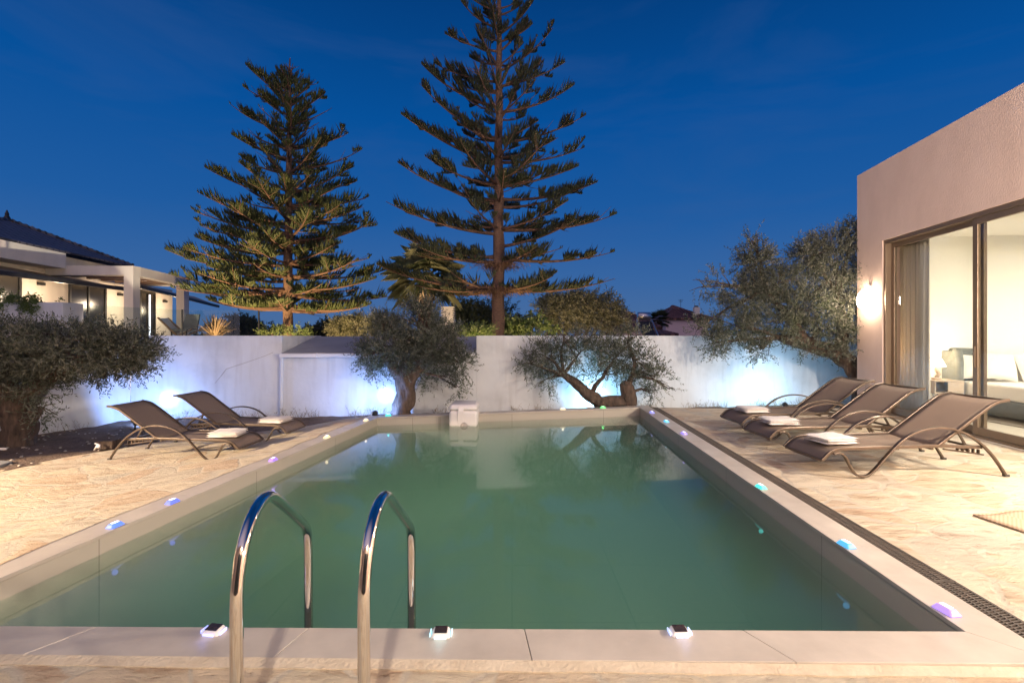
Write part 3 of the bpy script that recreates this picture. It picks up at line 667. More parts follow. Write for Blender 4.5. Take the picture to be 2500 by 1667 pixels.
# bedroom things
cl = FP(6.2, 2.9, 3.29)
t = thing('ceiling_lamp', 'round white ceiling lamp in the bedroom', 'ceiling lamp', cl)
mb = MB(); mb.lathe([(.22, -.09), (.26, -.05), (.25, 0)], cl, 24); mb.build('diffuser', M['lamp_glow'], t, world=True, smooth=True)
mb = MB(); mb.lathe([(.27, -.03), (.275, .005)], cl, 24); mb.build('rim', M['white_plastic'], t, world=True)
light('ceiling_light', 'AREA', cl-Vector((0, 0, .13)), P['interior'], (1.0, .93, .80), t, .5)

def curtain(y0, y1, d, label, mk='curtain'):
    mb = MB(); n = 150; vs = []
    for i in range(n+1):
        s = i/n; yy = y0+(y1-y0)*s; a = s*(y0-y1)*2*math.pi/.105
        am = .035*(1+.3*math.sin(s*11))
        for z, kk in ((3.2, .6), (2.2, .9), (1.1, 1.05), (.06, 1.15)):
            vs.append(FP(yy, d+am*kk*math.sin(a+.25*math.sin(z)), z))
    fs = [(i*4+k, (i+1)*4+k, (i+1)*4+k+1, i*4+k+1) for i in range(n) for k in range(3)]
    mb.add(vs, fs); o = mb.build('curtain', M[mk], smooth=True)
    m = o.modifiers.new('thickness', 'SOLIDIFY'); m.thickness = .004
    return tag(o, label, 'curtain')
curtain(9.34, 8.60, .36, 'long beige linen curtain gathered at the left end of the glass door')
curtain(8.72, 8.42, .43, 'pale sheer curtain edge just inside the beige linen curtain', 'sheer')

wy = 9.38     # far wall of bedroom
bx0, bx1 = 8.22, 10.15
bed = thing('bed', 'upholstered double bed with grey tufted headboard and white bedding', 'bed', ((bx0+bx1)/2, 8.3, .02))
mb = MB(); mb.box(bx0-.02, bx1+.02, wy-.22, wy-.10, .05, 1.22); hb = mb.build('headboard', M['headboard'], bed, world=True, bevel=.05, seg=4)
for r_ in range(3):
    for c_ in range(9):
        x = bx0+.16+c_*.2+(.1 if r_ % 2 else 0); z = 1.1-r_*.14
        mb = MB(); mb.lathe([(.004, -.012), (.016, -.006), (.016, 0.004), (.004, .006)], (x-bed.location.x, wy-.228-bed.location.y, z-bed.location.z), 8, axis='y'); mb.build('button', M['plastic'], hb)
for xx in (bx0-.09, bx1+.09): mb = MB(); mb.tube([(xx, wy-.45, .1), (xx, wy-.45, .95), (xx, wy-.42, 1.14), (xx, wy-.36, 1.2)], [.05, .06, .07, .05], 12); mb.box(xx-.045, xx+.045, wy-.44, wy-.1, .08, 1.17); mb.build('wing', M['headboard'], bed, world=True, smooth=False, bevel=.02)
mb = MB(); mb.box(bx0, bx1, 7.3, wy-.23, .08, .36); mb.build('base', M['headboard'], bed, world=True, bevel=.03)
mb = MB(); mb.box(bx0-.02, bx1+.02, 7.27, wy-.24, .362, .62); mb.build('duvet', M['linen'], bed, world=True, bevel=.05, seg=4)
for x, y in ((bx0+.1, 7.4), (bx1-.1, 7.4), (bx0+.1, 9.0), (bx1-.1, 9.0)): mb = MB(); mb.box(x-.03, x+.03, y-.03, y+.03, .02, .08); mb.build('foot', M['dark_metal'], bed, world=True)
def pillow(c, w, h, th, tilt, roll, label):
    mb = MB(); n = 14; vs = []
    for sgn in (1, -1):
        for i in range(n+1):
            for j in range(n+1):
                a, b = i/n*2-1, j/n*2-1
                puff = ((1-a*a)*(1-b*b))**.42
                pin = 1-.07*(1-abs(a)**2)*abs(b)**3-.07*(1-abs(b)**2)*abs(a)**3*0
                vs.append(Vector((a*w/2*(1-.08*(1-b*b)*0), sgn*puff*th/2, b*h/2*pin)))
    m = (n+1)**2; fs = []
    for s in (0, 1):
        for i in range(n):
            for j in range(n):
                a = s*m+i*(n+1)+j; q = (a, a+n+1, a+n+2, a+1); fs.append(q if s else q[::-1])
    R_ = Matrix.Rotation(roll, 3, 'Y'); R2 = Matrix.Rotation(tilt, 3, 'X')
    vs = [R2 @ (R_ @ v) for v in vs]; mb.add(vs, fs); o = mb.build('pillow', M['linen'], smooth=True); o.location = c
    return tag(o, label, 'pillow', 'white pillows on the bed')
pillow((bx0+.52, 8.84, .90), .62, .52, .2, R(-18), R(7), 'front white square cushion tilted on the bed at the left')
pillow((bx0+.30, 9.02, .88), .66, .46, .16, R(-12), R(0), 'back white pillow partly hidden behind the tilted square cushion')
pillow((bx0+1.2, 8.86, .90), .62, .52, .2, R(-18), R(-5), 'white square cushion at the right picture edge on the bed')
# nightstand
nx0, nx1, ny0, ny1 = 7.50, 8.02, 8.72, 9.12
ns = thing('nightstand', 'pale wooden nightstand on hairpin legs beside the bed', 'nightstand', ((nx0+nx1)/2, 8.9, .02))
mb = MB(); mb.box(nx0, nx1, ny0, ny1, .63, .65); mb.box(nx0, nx1, ny0, ny1, .42, .44); mb.box(nx0, nx0+.02, ny0, ny1, .441, .629); mb.box(nx1-.02, nx1, ny0, ny1, .441, .629); mb.box(nx0+.021, nx1-.021, ny1-.02, ny1, .441, .629)
mb.build('cabinet', M['nightwood'], ns, world=True)
mb = MB(); mb.box(nx0+.23, nx1-.022, ny0-.008, ny0+.012, .445, .625); mb.build('drawer', M['nightwood'], ns, world=True, bevel=.003)
for x, y in ((nx0+.05, ny0+.05), (nx1-.05, ny0+.05), (nx0+.05, ny1-.05), (nx1-.05, ny1-.05)):
    mb = MB(); mb.tube([(x-.04, y, .42), (x, y, .02), (x+.04, y, .42)], .006, 6); mb.build('hairpin_leg', M['dark_metal'], ns, world=True)
lx, ly = nx0+.20, 8.92
tl = thing('table_lamp', 'small bedside lamp with white shade on the nightstand', 'table lamp', (lx, ly, .65))
mb = MB(); mb.tube([(lx, ly, .651), (lx, ly, .69)], [.075, .07], 12); mb.tube([(lx, ly, .69), (lx+.05, ly, .75), (lx+.02, ly, .80), (lx-.01, ly, .88)], [.03, .035, .03, .015], 10); mb.build('base', M['nightwood'], tl, world=True, smooth=True)
mb = MB(); mb.tube([(lx, ly, .89), (lx, ly, 1.02)], [.14, .085], 24); mb.build('lamp_shade', M['shade_glow'], tl, world=True, smooth=True)
light('bedside_light', 'POINT', (lx-.05, ly+.12, 1.12), P['bedside'], (1, .75, .48), tl, .05)
mb = MB(); mb.box(7.9, 10.6, 6.6, 8.8, .021, .04); tag(mb.build('bedroom_rug', M['rug'], bevel=.008), 'beige shag rug under the bed', 'rug')

# ------------------------------------------------------------------ unseen villa wing, added behind and left of the camera to carry lamps
wing = thing('added_wing', 'unseen beige villa wing added behind the viewpoint to carry lamps', 'house wing', (0, -1.5, 0))
mb = MB(); mb.box(-13, 5.2, -1.9, -1.2, -.3, 3.4); mb.box(-13, -9.9, -1.19, 2.2, -.3, 3.4); mb.build('wall', M['stucco_top'], wing, world=True)
mb = MB(); mb.box(-2.2, 1.4, -1.19, -1.16, .05, 2.4); mb.build('window', M['dark_glass'], wing, world=True)
def bulkhead(c, out, label, power, col, kind='POINT', target=None, spot=120, blend=.15):
    t = thing('bulkhead_lamp', label, 'wall lamp', c, 0, 'bulkhead lamps on the villa wing'); c = Vector(c); out = Vector(out)
    mb = MB(); mb.tube([c, c+out*.04], .10, 16); mb.build('backplate', M['white_plastic'], t, world=True)
    mb = MB(); mb.tube([c+out*.041, c+out*.09, c+out*.12], [.09, .08, .04], 16); mb.build('diffuser', M['bulkhead_glow'], t, world=True, smooth=True)
    light('bulkhead_light', kind, c+out*.22, power, col, t, .07, spot=spot, blend=blend, target=target)
bulkhead((-9.9, 1.3, 2.55), (1, 0, 0), 'round bulkhead lamp on the left wing wall', P['left_lamp'], (1.0, .78, .53), 'SPOT', (-7.80, 2.55, .80), 52, .12)
bulkhead((-9.9, -.3, 3.05), (1, 0, 0), 'unseen lamp added high on the left wing wall to fill the villa facade', P['facade_fill'], (1.0, .80, .62), 'SPOT', (6.4, 6.4, 3.5), 27, .6)  # invented spot, added to warm the villa facade from the left
bulkhead((-.25, -1.2, 2.9), (0, 1, 0), 'round bulkhead lamp left of the rear window', P['rear'], (1.0, .85, .68))
bulkhead((3.7, -1.2, 2.9), (0, 1, 0), 'round bulkhead lamp right of the rear window', P['rear'], (1.0, .85, .68))

# ------------------------------------------------------------------ loungers and towels
def build_lounger(label):
    t = thing('sun_lounger', label, 'sun lounger', (0, 0, 0), 0, 'brown sling sun loungers beside the pool')
    W = .64; hw = W/2
    seat = [(0, .17), (.03, .195), (.07, .235), (.115, .262), (.17, .278), (.26, .285), (.6, .290), (.95, .297), (1.21, .303)]
    back = [(1.19, .305), (1.4, .455), (1.6, .60), (1.72, .685), (1.79, .722), (1.86, .742), (1.93, .752)]
    arm = [(.10, .232), (.14, .243), (.18, .235), (.215, .205), (.245, .15), (.275, .095), (.31, .045), (.35, .018), (.40, .010), (.45, .022), (.51, .07), (.58, .145), (.66, .23), (.75, .32), (.85, .395), (.96, .445), (1.08, .472), (1.20, .478), (1.33, .460), (1.46, .41), (1.58, .335), (1.69, .235), (1.78, .125), (1.86, .0)]
    def smooth(p, k=3):
        out = []
        for i in range(len(p)-1):
            p0 = p[max(i-1, 0)]; p1 = p[i]; p2 = p[i+1]; p3 = p[min(i+2, len(p)-1)]
            for q in range(k):
                s = q/k
                out.append(tuple(.5*((2*p1[j])+(-p0[j]+p2[j])*s+(2*p0[j]-5*p1[j]+4*p2[j]-p3[j])*s*s+(-p0[j]+3*p1[j]-3*p2[j]+p3[j])*s**3) for j in (0, 1)))
        out.append(p[-1]); return out
    def fab(prof, name, inset):
        pr = smooth(prof, 3); n = 8; vs = []
        for s_, z in pr:
            for j in range(n+1):
                a = j/n*2-1; vs.append((s_, a*(hw-inset), z-.016*(1-a*a)))
        fs = [(i*(n+1)+j, (i+1)*(n+1)+j, (i+1)*(n+1)+j+1, i*(n+1)+j+1) for i in range(len(pr)-1) for j in range(n)]
        mb = MB(); mb.add(vs, fs); o = mb.build(name, M['sling'], t, smooth=True)
        m = o.modifiers.new('thickness', 'SOLIDIFY'); m.thickness = .004; m.offset = 0
    fab(seat, 'seat', .018); fab(back, 'backrest', .018)
    for sg in (-1, 1):
        y = sg*(hw-.012)
        mb = MB(); mb.strip([(a, y, b) for a, b in smooth(seat, 3)] + [(1.45, y, .290), (1.64, y, .285)], .026, .032, (0, 1, 0)); mb.build('seat_rail', M['frame'], t, bevel=.004)
        mb = MB(); mb.strip([(a, y-sg*.0, b+.0) for a, b in smooth(back, 3)], .026, .028, (0, 1, 0)); mb.build('back_rail', M['frame'], t, bevel=.004)
        mb = MB(); ya = sg*(hw+.016); mb.strip([(a, ya, b+.008) for a, b in smooth(arm, 4)], .036, .018, (0, 1, 0)); mb.build('arm_leg', M['frame'], t, smooth=False, bevel=.003)
        mb = MB()
        yr = sg*(hw-.05); mb.strip([(1.28, yr, .262), (1.70, yr, .200)], .016, .016, (0, 1, 0))
        for k in range(5): s_ = 1.42+k*.055; mb.box(s_, s_+.012, yr-.012, yr+.012, .24-.14*(s_-1.42), .285-.14*(s_-1.42))
        mb.build('recline_rack', M['frame'], t)
        mb = MB(); mb.box(.70, .79, ya-sg*.035-.012, ya-sg*.035+.012, .265, .30); mb.build('arm_joint', M['plastic'], t, bevel=.004)
    for s_, z in ((.012, .168), (1.15, .270), (1.62, .276), (1.915, .745)):
        mb = MB(); mb.strip([(s_, -hw+.03, z), (s_, hw-.03, z)], .024, .023, (1, 0, 0)); mb.build('crossbar', M['frame'], t)
    mb = MB()
    for sg in (-1, 1): mb.strip([(1.44, sg*.24, .465), (1.57, sg*.24, .24)], .018, .018, (0, 1, 0))
    mb.strip([(1.57, -.25, .24), (1.57, .25, .24)], .018, .018, (1, 0, 0))
    mb.build('back_support', M['frame'], t)
    for sg in (-1, 1): mb = MB(); mb.box(1.845, 1.885, sg*(hw+.016)-.02, sg*(hw+.016)+.02, 0, .02); mb.build('foot_cap', M['plastic'], t)
    return t
def place_l(o, p, ang, sc, flip, label):
    o.location = p; o.scale = (sc, sc, sc); o.rotation_euler = (0, 0, ang + (math.pi if flip else 0)); o['label'] = label
def towel_mesh(seed, w=.40, l=.34, layers=3):
    rnd = random.Random(seed); mb = MB()
    for k in range(layers):
        n = 10; z = k*.025; vs = []
        for side in (0, 1):
            for i in range(n+1):
                for j in range(n+1):
                    a, b = i/n, j/n
                    x = (a-.5)*(w-.006*k); y = (b-.5)*(l-.006*k)
                    ed = min(a, 1-a, b, 1-b); rr = min(1, ed*7); e = math.sqrt(max(0, 1-(1-rr)**2))
                    wob = .008*noise.noise(Vector((x*7, y*7, seed+k*1.3)))+.003*noise.noise(Vector((x*25, y*25, seed)))
                    vs.append((x+.006*noise.noise(Vector((y*9, k, seed))), y+.006*noise.noise(Vector((x*9, k+4, seed))), z+.0125+(.0135*e if side else -.0125*e)+wob*(1 if k or side else 0)*(0.6 if k == 0 else 1)))
        m = (n+1)**2; fs = []
        for s in (0, 1):
            for i in range(n):
                for j in range(n):
                    a = s*m+i*(n+1)+j; fs.append((a, a+n+1, a+n+2, a+1) if s else (a, a+1, a+n+2, a+n+1))
        for i in range(n):
            for (a, b) in ((i*(n+1), (i+1)*(n+1)), ((i+1)*(n+1)+n, i*(n+1)+n), (i+1, i), (n*(n+1)+i, n*(n+1)+i+1)): fs.append((a, b, b+m, a+m))
        mb.add(vs, fs)
    return mb
def towel(lo, s, yoff, rz, seed, label):
    mb = towel_mesh(seed); o = mb.build('folded_towel', M['towel'], smooth=True)
    sc = lo.scale[0]; a = lo.rotation_euler.z
    p = lo.location + Vector((math.cos(a)*s*sc - math.sin(a)*yoff*sc, math.sin(a)*s*sc+math.cos(a)*yoff*sc, (.290)*sc))
    o.location = p; o.rotation_euler = (0, 0, a+rz); return tag(o, label, 'towel', 'folded white towels on the loungers')
L0 = build_lounger('x')
spots = [((3.14, 5.33, .0), R(2.6), 1.04, False, 'brown sling lounger nearest the viewer on the right of the pool'),
         ((3.18, 6.42, .0), R(2.6), 1.04, False, 'middle one of the three brown loungers in front of the glass door'),
         ((3.30, 7.42, .0), R(3.2), 1.04, False, 'farthest of the three right loungers, beside the lit wall corner'),
         ((-3.51, 6.62, -.166), R(-3.0), .92, True, 'nearer of the two brown loungers on the left of the pool'),
         ((-3.34, 7.62, -.160), R(-4.5), .93, True, 'farther of the two left loungers, its back against the floodlight glow')]
lo = []
for i, (p, a, sc, fl, lab) in enumerate(spots):
    o = L0 if i == 0 else copy_tree(L0)
    place_l(o, p, a, sc, fl, lab); lo.append(o)
towel(lo[0], .30, -.02, R(8), 1, 'folded white towel on the foot end of the nearest right lounger')
towel(lo[1], .31, .0, R(-6), 2, 'folded white towel on the middle right lounger')
towel(lo[2], .32, .0, R(4), 3, 'folded white towel on the farthest right lounger')
towel(lo[3], .36, .0, R(7), 4, 'folded white towel on the nearer left lounger')
towel(lo[4], .36, .0, R(-4), 5, 'folded white towel on the farther left lounger')

# ------------------------------------------------------------------ ladder
lad = thing('pool_ladder', 'polished steel pool ladder with two curved handrails at the near pool edge', 'pool ladder', (-.75, 2.3, 0))
for (xn, xf) in ((-.952, -1.055), (-.512, -.520)):
    prof = [(1.70, -.02), (1.70, .30), (1.70, .52), (1.712, .60), (1.74, .68), (1.79, .745), (1.86, .79), (1.94, .805), (2.02, .79), (2.12, .735), (2.28, .63), (2.42, .535), (2.49, .485), (2.525, .44), (2.54, .38), (2.545, .30), (2.55, .0), (2.56, -.5), (2.58, -1.15)]
    pts = []
    for i in range(len(prof)-1):
        p0 = prof[max(i-1, 0)]; p1 = prof[i]; p2 = prof[i+1]; p3 = prof[min(i+2, len(prof)-1)]
        for q in range(4):
            s = q/4; pts.append(tuple(.5*((2*p1[j])+(-p0[j]+p2[j])*s+(2*p0[j]-5*p1[j]+4*p2[j]-p3[j])*s*s+(-p0[j]+3*p1[j]-3*p2[j]+p3[j])*s**3) for j in (0, 1)))
    pts.append(prof[-1])
    mb = MB(); mb.tube([(xn+(xf-xn)*(y-1.70)/.85, y, z) for y, z in pts], .022, 20); mb.build('handrail', M['chrome'], lad, world=True, smooth=True)
    mb = MB(); mb.lathe([(.045, 0), (.045, .006), (.026, .02), (.024, .022)], (xn, 1.70, .0), 20); mb.build('flange', M['chrome'], lad, world=True, smooth=True)
for z in (-.38, -.66, -.94):
    mb = MB(); mb.box(-1.03, -.54, 2.52, 2.60, z, z+.03); mb.build('step', M['chrome'], lad, world=True, bevel=.006)

# ------------------------------------------------------------------ hang-on filter unit on the far rim
sx = -.87; fu = thing('pool_filter_unit', 'white hang-on filter box hooked over the far pool rim', 'pool filter', (sx, 8.9, -.16))
yb0 = 8.74; yb1 = 9.30
def rbox(x0, x1, y0, y1, z0, z1, name, mat, bev, par):
    mb = MB(); mb.box(x0, x1, y0, y1, z0, z1); return mb.build(name, mat, par, world=True, bevel=bev, seg=5, smooth=True)
rbox(sx-.255, sx+.255, yb0, yb1, -.19, .115, 'body', M['white_plastic'], .06, fu)
mb = MB(); z1 = .232
mb.hexa([(sx-.262, yb0-.008, .118), (sx+.262, yb0-.008, .118), (sx+.262, yb1+.005, .118), (sx-.262, yb1+.005, .118), (sx-.235, yb0+.03, z1-.01), (sx+.235, yb0+.03, z1-.01), (sx+.235, yb1-.02, z1), (sx-.235, yb1-.02, z1)])
mb.build('lid', M['white_plastic'], fu, world=True, bevel=.045, seg=5, smooth=True)
mb = MB(); mb.strip([(sx-.03, yb0-.003, -.16), (sx-.05, yb0-.010, -.02), (sx-.045, yb0-.012, .10), (sx-.02, yb0+.01, .19)], .10, .012, (1, 0, 0)); mb.build('front_rib', M['white_plastic'], fu, world=True, bevel=.005)
mb = MB(); mb.lathe([(.062, -.02), (.066, -.01), (.055, .02)], (sx+.02, yb0-.012, -.155), 20, axis='y'); mb.build('outlet', M['grey_plastic'], fu, world=True, smooth=True)
mb = MB(); mb.strip([(sx-.26, yb0+.08, .19), (sx-.29, yb0+.08, .17), (sx-.295, yb0+.08, .13), (sx-.26, yb0+.08, .08)], .03, .01, (0, 1, 0)); mb.build('latch', M['white_plastic'], fu, world=True)

# ------------------------------------------------------------------ solar pool-edge lights
def solar(px, py, zc, col, rz, label, strength=1.2, pw=.03):
    p = G(px, py, zc+.012); p.z = zc+.001
    key = 'solar_glow_%d' % (len(bpy.data.materials))
    m = bpy.data.materials.get('glow %s' % (col,))
    if m is None:
        m = pm('glow %s' % (col,), (.75, .75, .8), .35, emit=col, estr=strength)
    t = thing('solar_light', label, 'solar light', p, rz, 'small solar lights along the pool rim')
    w, d, h = .098, .075, .026
    mb = MB(); mb.hexa([(-w/2, -d/2, 0), (w/2, -d/2, 0), (w/2, d/2, 0), (-w/2, d/2, 0), (-w/2+.014, -d/2+.012, h*.8), (w/2-.014, -d/2+.012, h*.8), (w/2-.014, d/2-.008, h), (-w/2+.014, d/2-.008, h)])
    mb.build('case', M['white_plastic'], t, bevel=.008, seg=3, smooth=True)
    mb = MB(); mb.hexa([(-.03, -.024, h*.8+.0015), (.03, -.024, h*.8+.0015), (.03, .024, h*.93+.002), (-.03, .024, h*.93+.002), (-.03, -.024, h*.8+.005), (.03, -.024, h*.8+.005), (.03, .024, h*.93+.0055), (-.03, .024, h*.93+.0055)])
    mb.build('solar_cell', M['solar_panel'], t)
    mb = MB()
    for sg in (-1, 1):
        a, b = sg*w/2, sg*(w/2+.004); mb.box(min(a, b), max(a, b), -d/2+.014, d/2-.014, .003, .018)
    mb.box(-w/2+.02, w/2-.02, -d/2-.004, -d/2, .003, .014)
    mb.build('led_strip', m, t)
    l = light('led_light', 'POINT', (0, 0, 0), pw, col, None, .02); l.parent = t; l.location = (0, -.075 if abs(rz) < 1 else 0, .03)
    return t
zl, zr = -.011, .017
def zn(px): return -.011+.028*min(1, max(0, px/2400))
BL, CY, VI, TQ, WM, GRN = (.10, .22, 1.0), (.15, .65, 1.0), (.42, .22, 1.0), (.08, .85, .75), (1.0, .80, .45), (.15, 1.0, .25)
def solar2(px, py, zc, col, rz, label, panel_up=False):
    # the pods on the long sides face the water with their lit lens uppermost
    p = G(px, py, zc+.015); p.z = zc+.001
    t = thing('solar_light', label, 'solar light', p, rz, 'small solar lights along the pool rim')
    nm = 'glow %s' % (col,)
    m = bpy.data.materials.get(nm) or pm(nm, tuple(.04+.30*c for c in col), .3, emit=col, estr=1.1)
    hot = bpy.data.materials.get(nm+' core') or pm(nm+' core', (.9, .9, .9), .35, emit=tuple(.45+.55*c for c in col), estr=2.2)
    mb = MB(); L_, W_, h = .058, .036, .030
    mb.hexa([(-L_, -W_, 0), (L_, -W_, 0), (L_, W_, 0), (-L_, W_, 0), (-L_*.62, -W_*.5, h), (L_*.62, -W_*.5, h), (L_*.62, W_*.6, h), (-L_*.62, W_*.6, h)])
    mb.build('lens', m, t, bevel=.008, seg=3, smooth=False)
    mb = MB(); mb.box(-.026, .026, -.010, .012, h+.0005, h+.004); mb.build('led_window', hot, t)
    l = light('led_light', 'POINT', (0, 0, 0), .05, col, None, .02); l.parent = t; l.location = (0, 0, .06)
    return t
solar(522, 1537, zn(522), (.25, .32, 1.0), R(-8), 'solar light with blue glow left of the ladder on the near rim')
solar(1077, 1543, zn(1077), (.35, .85, 1.0), R(1), 'solar light with pale cyan glow right of the ladder on the near rim')
solar(1659, 1540, zn(1659), (.35, .5, 1.0), R(2), 'solar light with pale blue glow alone on the right half of the near rim')
la, ra = R(83), R(-83)+math.pi
for px, py, zc, col, a, lab in [
    (281, 1280, zl, (.12, .26, 1.0), la, 'large blue solar light nearest the viewer on the left rim'),
    (421, 1223, zl, (.14, .2, 1.0), la, 'blue solar light second from the viewer on the left rim'),
    (667, 1121, zl, VI, la, 'violet solar light on the left rim below the left loungers'),
    (798, 1066, zl, WM, la, 'warm white solar light on the left rim beyond the violet one'),
    (893, 1025, zl, (1.0, .8, .5), la, 'warm white solar light by the far left pool corner'),
    (948, 1013, -.009, TQ, R(10), 'teal solar light on the far rim below the floodlight'),
    (1374, 998, .009, (1.0, .85, .55), R(10), 'warm white starry solar light on the far rim'),
    (1472, 994, .012, GRN, R(10), 'green solar light on the far rim under the crooked olive'),
    (1592, 1006, zr, (.3, .3, 1.0), ra, 'blue violet solar light by the far right pool corner'),
    (1627, 1028, zr, CY, ra, 'cyan solar light second from the far right corner'),
    (1670, 1057, zr, (.38, .28, 1.0), ra, 'violet solar light third from the far right corner'),
    (1858, 1187, zr, (.1, .9, .8), ra, 'turquoise solar light halfway along the right rim'),
    (2066, 1327, zr, (.1, .5, 1.0), ra, 'bright azure solar light on the right rim nearer the viewer'),
    (2311, 1486, zr, (.5, .3, 1.0), ra, 'large violet solar light at the near right pool corner')]:
    solar2(px, py, zc, col, a, lab)

# woven mat at the right edge
mt = MB(); n = 16; vs = []
P00, P10, P11, P01 = Vector((3.72, 3.96)), Vector((4.9, 4.08)), Vector((4.9, 3.1)), Vector((3.86, 3.1))
for i in range(n+1):
    for j in range(n+1):
        a, b = i/n, j/n; p = P00.lerp(P10, a).lerp(P01.lerp(P11, a), b)
        z = .006+.03*math.exp(-((a-.35)**2)/.03)*(1-b)*.9+.006*math.sin(a*30)*.3
        vs.append((p.x, p.y, z))
mt.add(vs, [(i*(n+1)+j, (i+1)*(n+1)+j, (i+1)*(n+1)+j+1, i*(n+1)+j+1) for i in range(n) for j in range(n)])
mat_t = thing('straw_mat', 'woven straw mat lying on the paving at the right edge', 'mat', (4.3, 3.6, 0))
o = mt.build('weave', M['straw'], mat_t, world=True, smooth=True); mm = o.modifiers.new('thickness', 'SOLIDIFY'); mm.thickness = .005
mb = MB(); mb.tube([vs[j] for j in range(n+1)], .007, 8); mb.tube([vs[i*(n+1)] for i in range(n+1)], .007, 8); mb.build('braided_edge', M['straw'], mat_t, world=True, smooth=True)

# small white crumpled faucet wrap and pipe on the soil (left)
mb = MB(); q = G(236, 1098, -.15); mb.tube([q+Vector((-.03, 0, .0)), q+Vector((0, 0, .05)), q+Vector((.05, 0, .01)), q+Vector((.02, .02, .06)), q+Vector((-.04, .02, .09))], [.012, .016, .012, .018, .01], 7, rough=.3)
tag(mb.build('plastic_wrap', M['white_plastic'], smooth=True), 'small crumpled white plastic wrap on the soil behind the near left lounger', 'plastic wrap')
mb = MB(); q = G(-8, 1099, -.14); mb.tube([q+Vector((-.3, 0, .02)), q+Vector((.13, 0, .02))], .018, 10)
tag(mb.build('pipe_stub', M['white_plastic'], smooth=True), 'short white pipe end on the soil at the left edge', 'pipe')
q0, q1 = G(240, 1092, -.15), G(280, 1092, -.15)
mb = MB(); mb.box(q0.x, q1.x, q0.y-.05, q0.y+.12, -.17, -.05); tag(mb.build('brown_block', M['bark'], bevel=.01), 'dark brown block on the soil behind the near left lounger', 'block')

# ------------------------------------------------------------------ vegetation generators
def leaf_cloud(ells, ntw, leaf=(.06, .014), nleaf=16, tw=.26, up=.35, droop=.0, seed=1, outward=.75, ymax=None, shell=.45):
    g = np.random.default_rng(seed)
    C = np.array([e[0:3] for e in ells]); Rr = np.maximum(.05, np.array([e[3:6] for e in ells])-tw*.28); vol = np.prod(Rr, 1)**.75; pr = vol/vol.sum()
    k = g.choice(len(ells), ntw, p=pr)
    d = g.normal(size=(ntw, 3)); d /= np.linalg.norm(d, axis=1)[:, None]
    r = g.uniform(0, 1, ntw)**shell
    # uneven outline: radius modulated by coherent noise
    mod = np.array([1+.58*noise.noise(Vector((float(v[0])*2.1, float(v[1])*2.1, float(v[2])*2.1+kk*3.1+seed))) for v, kk in zip(d, k)])
    p = C[k]+d*Rr[k]*(r*mod)[:, None]
    # clump gaps
    keep = np.array([noise.noise(Vector((float(q[0])*2.6, float(q[1])*2.6, float(q[2])*2.6+seed))) > -.22 for q in p])
    if ymax is not None: keep &= np.array([q[1]+.15 < ymax(q[0]) or q[2] > CZ+.05 for q in p])
    p = p[keep]; d = d[keep]; n = len(p)
    dirv = d*outward+g.normal(size=(n, 3))*.45; dirv[:, 2] += np.where(d[:, 2] > -.2, up, up*.3-droop); dirv /= np.linalg.norm(dirv, axis=1)[:, None]
    tlen = tw*g.uniform(.5, 1.25, n)
    t = np.linspace(.08, 1, nleaf)
    sag = np.array([0, 0, -1.0])
    base = p[:, None, :]+dirv[:, None, :]*(tlen[:, None]*t[None, :])[:, :, None]+sag*(.22*tlen[:, None]*t[None, :]**2)[:, :, None]*(0.3+droop)
    rv = g.normal(size=(n, nleaf, 3)); ld = dirv[:, None, :]*.55+rv*.55; ld /= np.linalg.norm(ld, axis=2)[:, :, None]
    sd = np.cross(ld, g.normal(size=(n, nleaf, 3))); sd /= np.linalg.norm(sd, axis=2)[:, :, None]
    ll = leaf[0]*g.uniform(.65, 1.2, (n, nleaf, 1)); lw = leaf[1]*.5*g.uniform(.8, 1.2, (n, nleaf, 1))
    v0 = base; v1 = base+ld*ll*.45+sd*lw; v2 = base+ld*ll; v3 = base+ld*ll*.45-sd*lw
    V = np.stack([v0, v1, v2, v3], 2).reshape(-1, 3); m = n*nleaf; b = np.arange(m)[:, None]*4
    T = np.concatenate([b+[0, 1, 2], b+[0, 2, 3]], 1).reshape(-1, 3)
    # twig stems
    s2 = np.cross(dirv, [0.3, .9, .1]); s2 /= np.linalg.norm(s2, axis=1)[:, None]; s2 *= .0022
    e = p+dirv*tlen[:, None]+sag*(.22*tlen[:, None])*(.3+droop); q = np.stack([p-s2, p+s2, e], 1).reshape(-1, 3)
    o0 = len(V); V = np.concatenate([V, q]); T = np.concatenate([T, o0+np.arange(n*3).reshape(-1, 3)])
    return V, T
def ell(px, py, rx, ry, d, rd=None): 
    p = D(px, py, d); s = d/F; return (p.x, p.y, p.z, rx*s, rd if rd else (rx+ry)/2*s, ry*s)

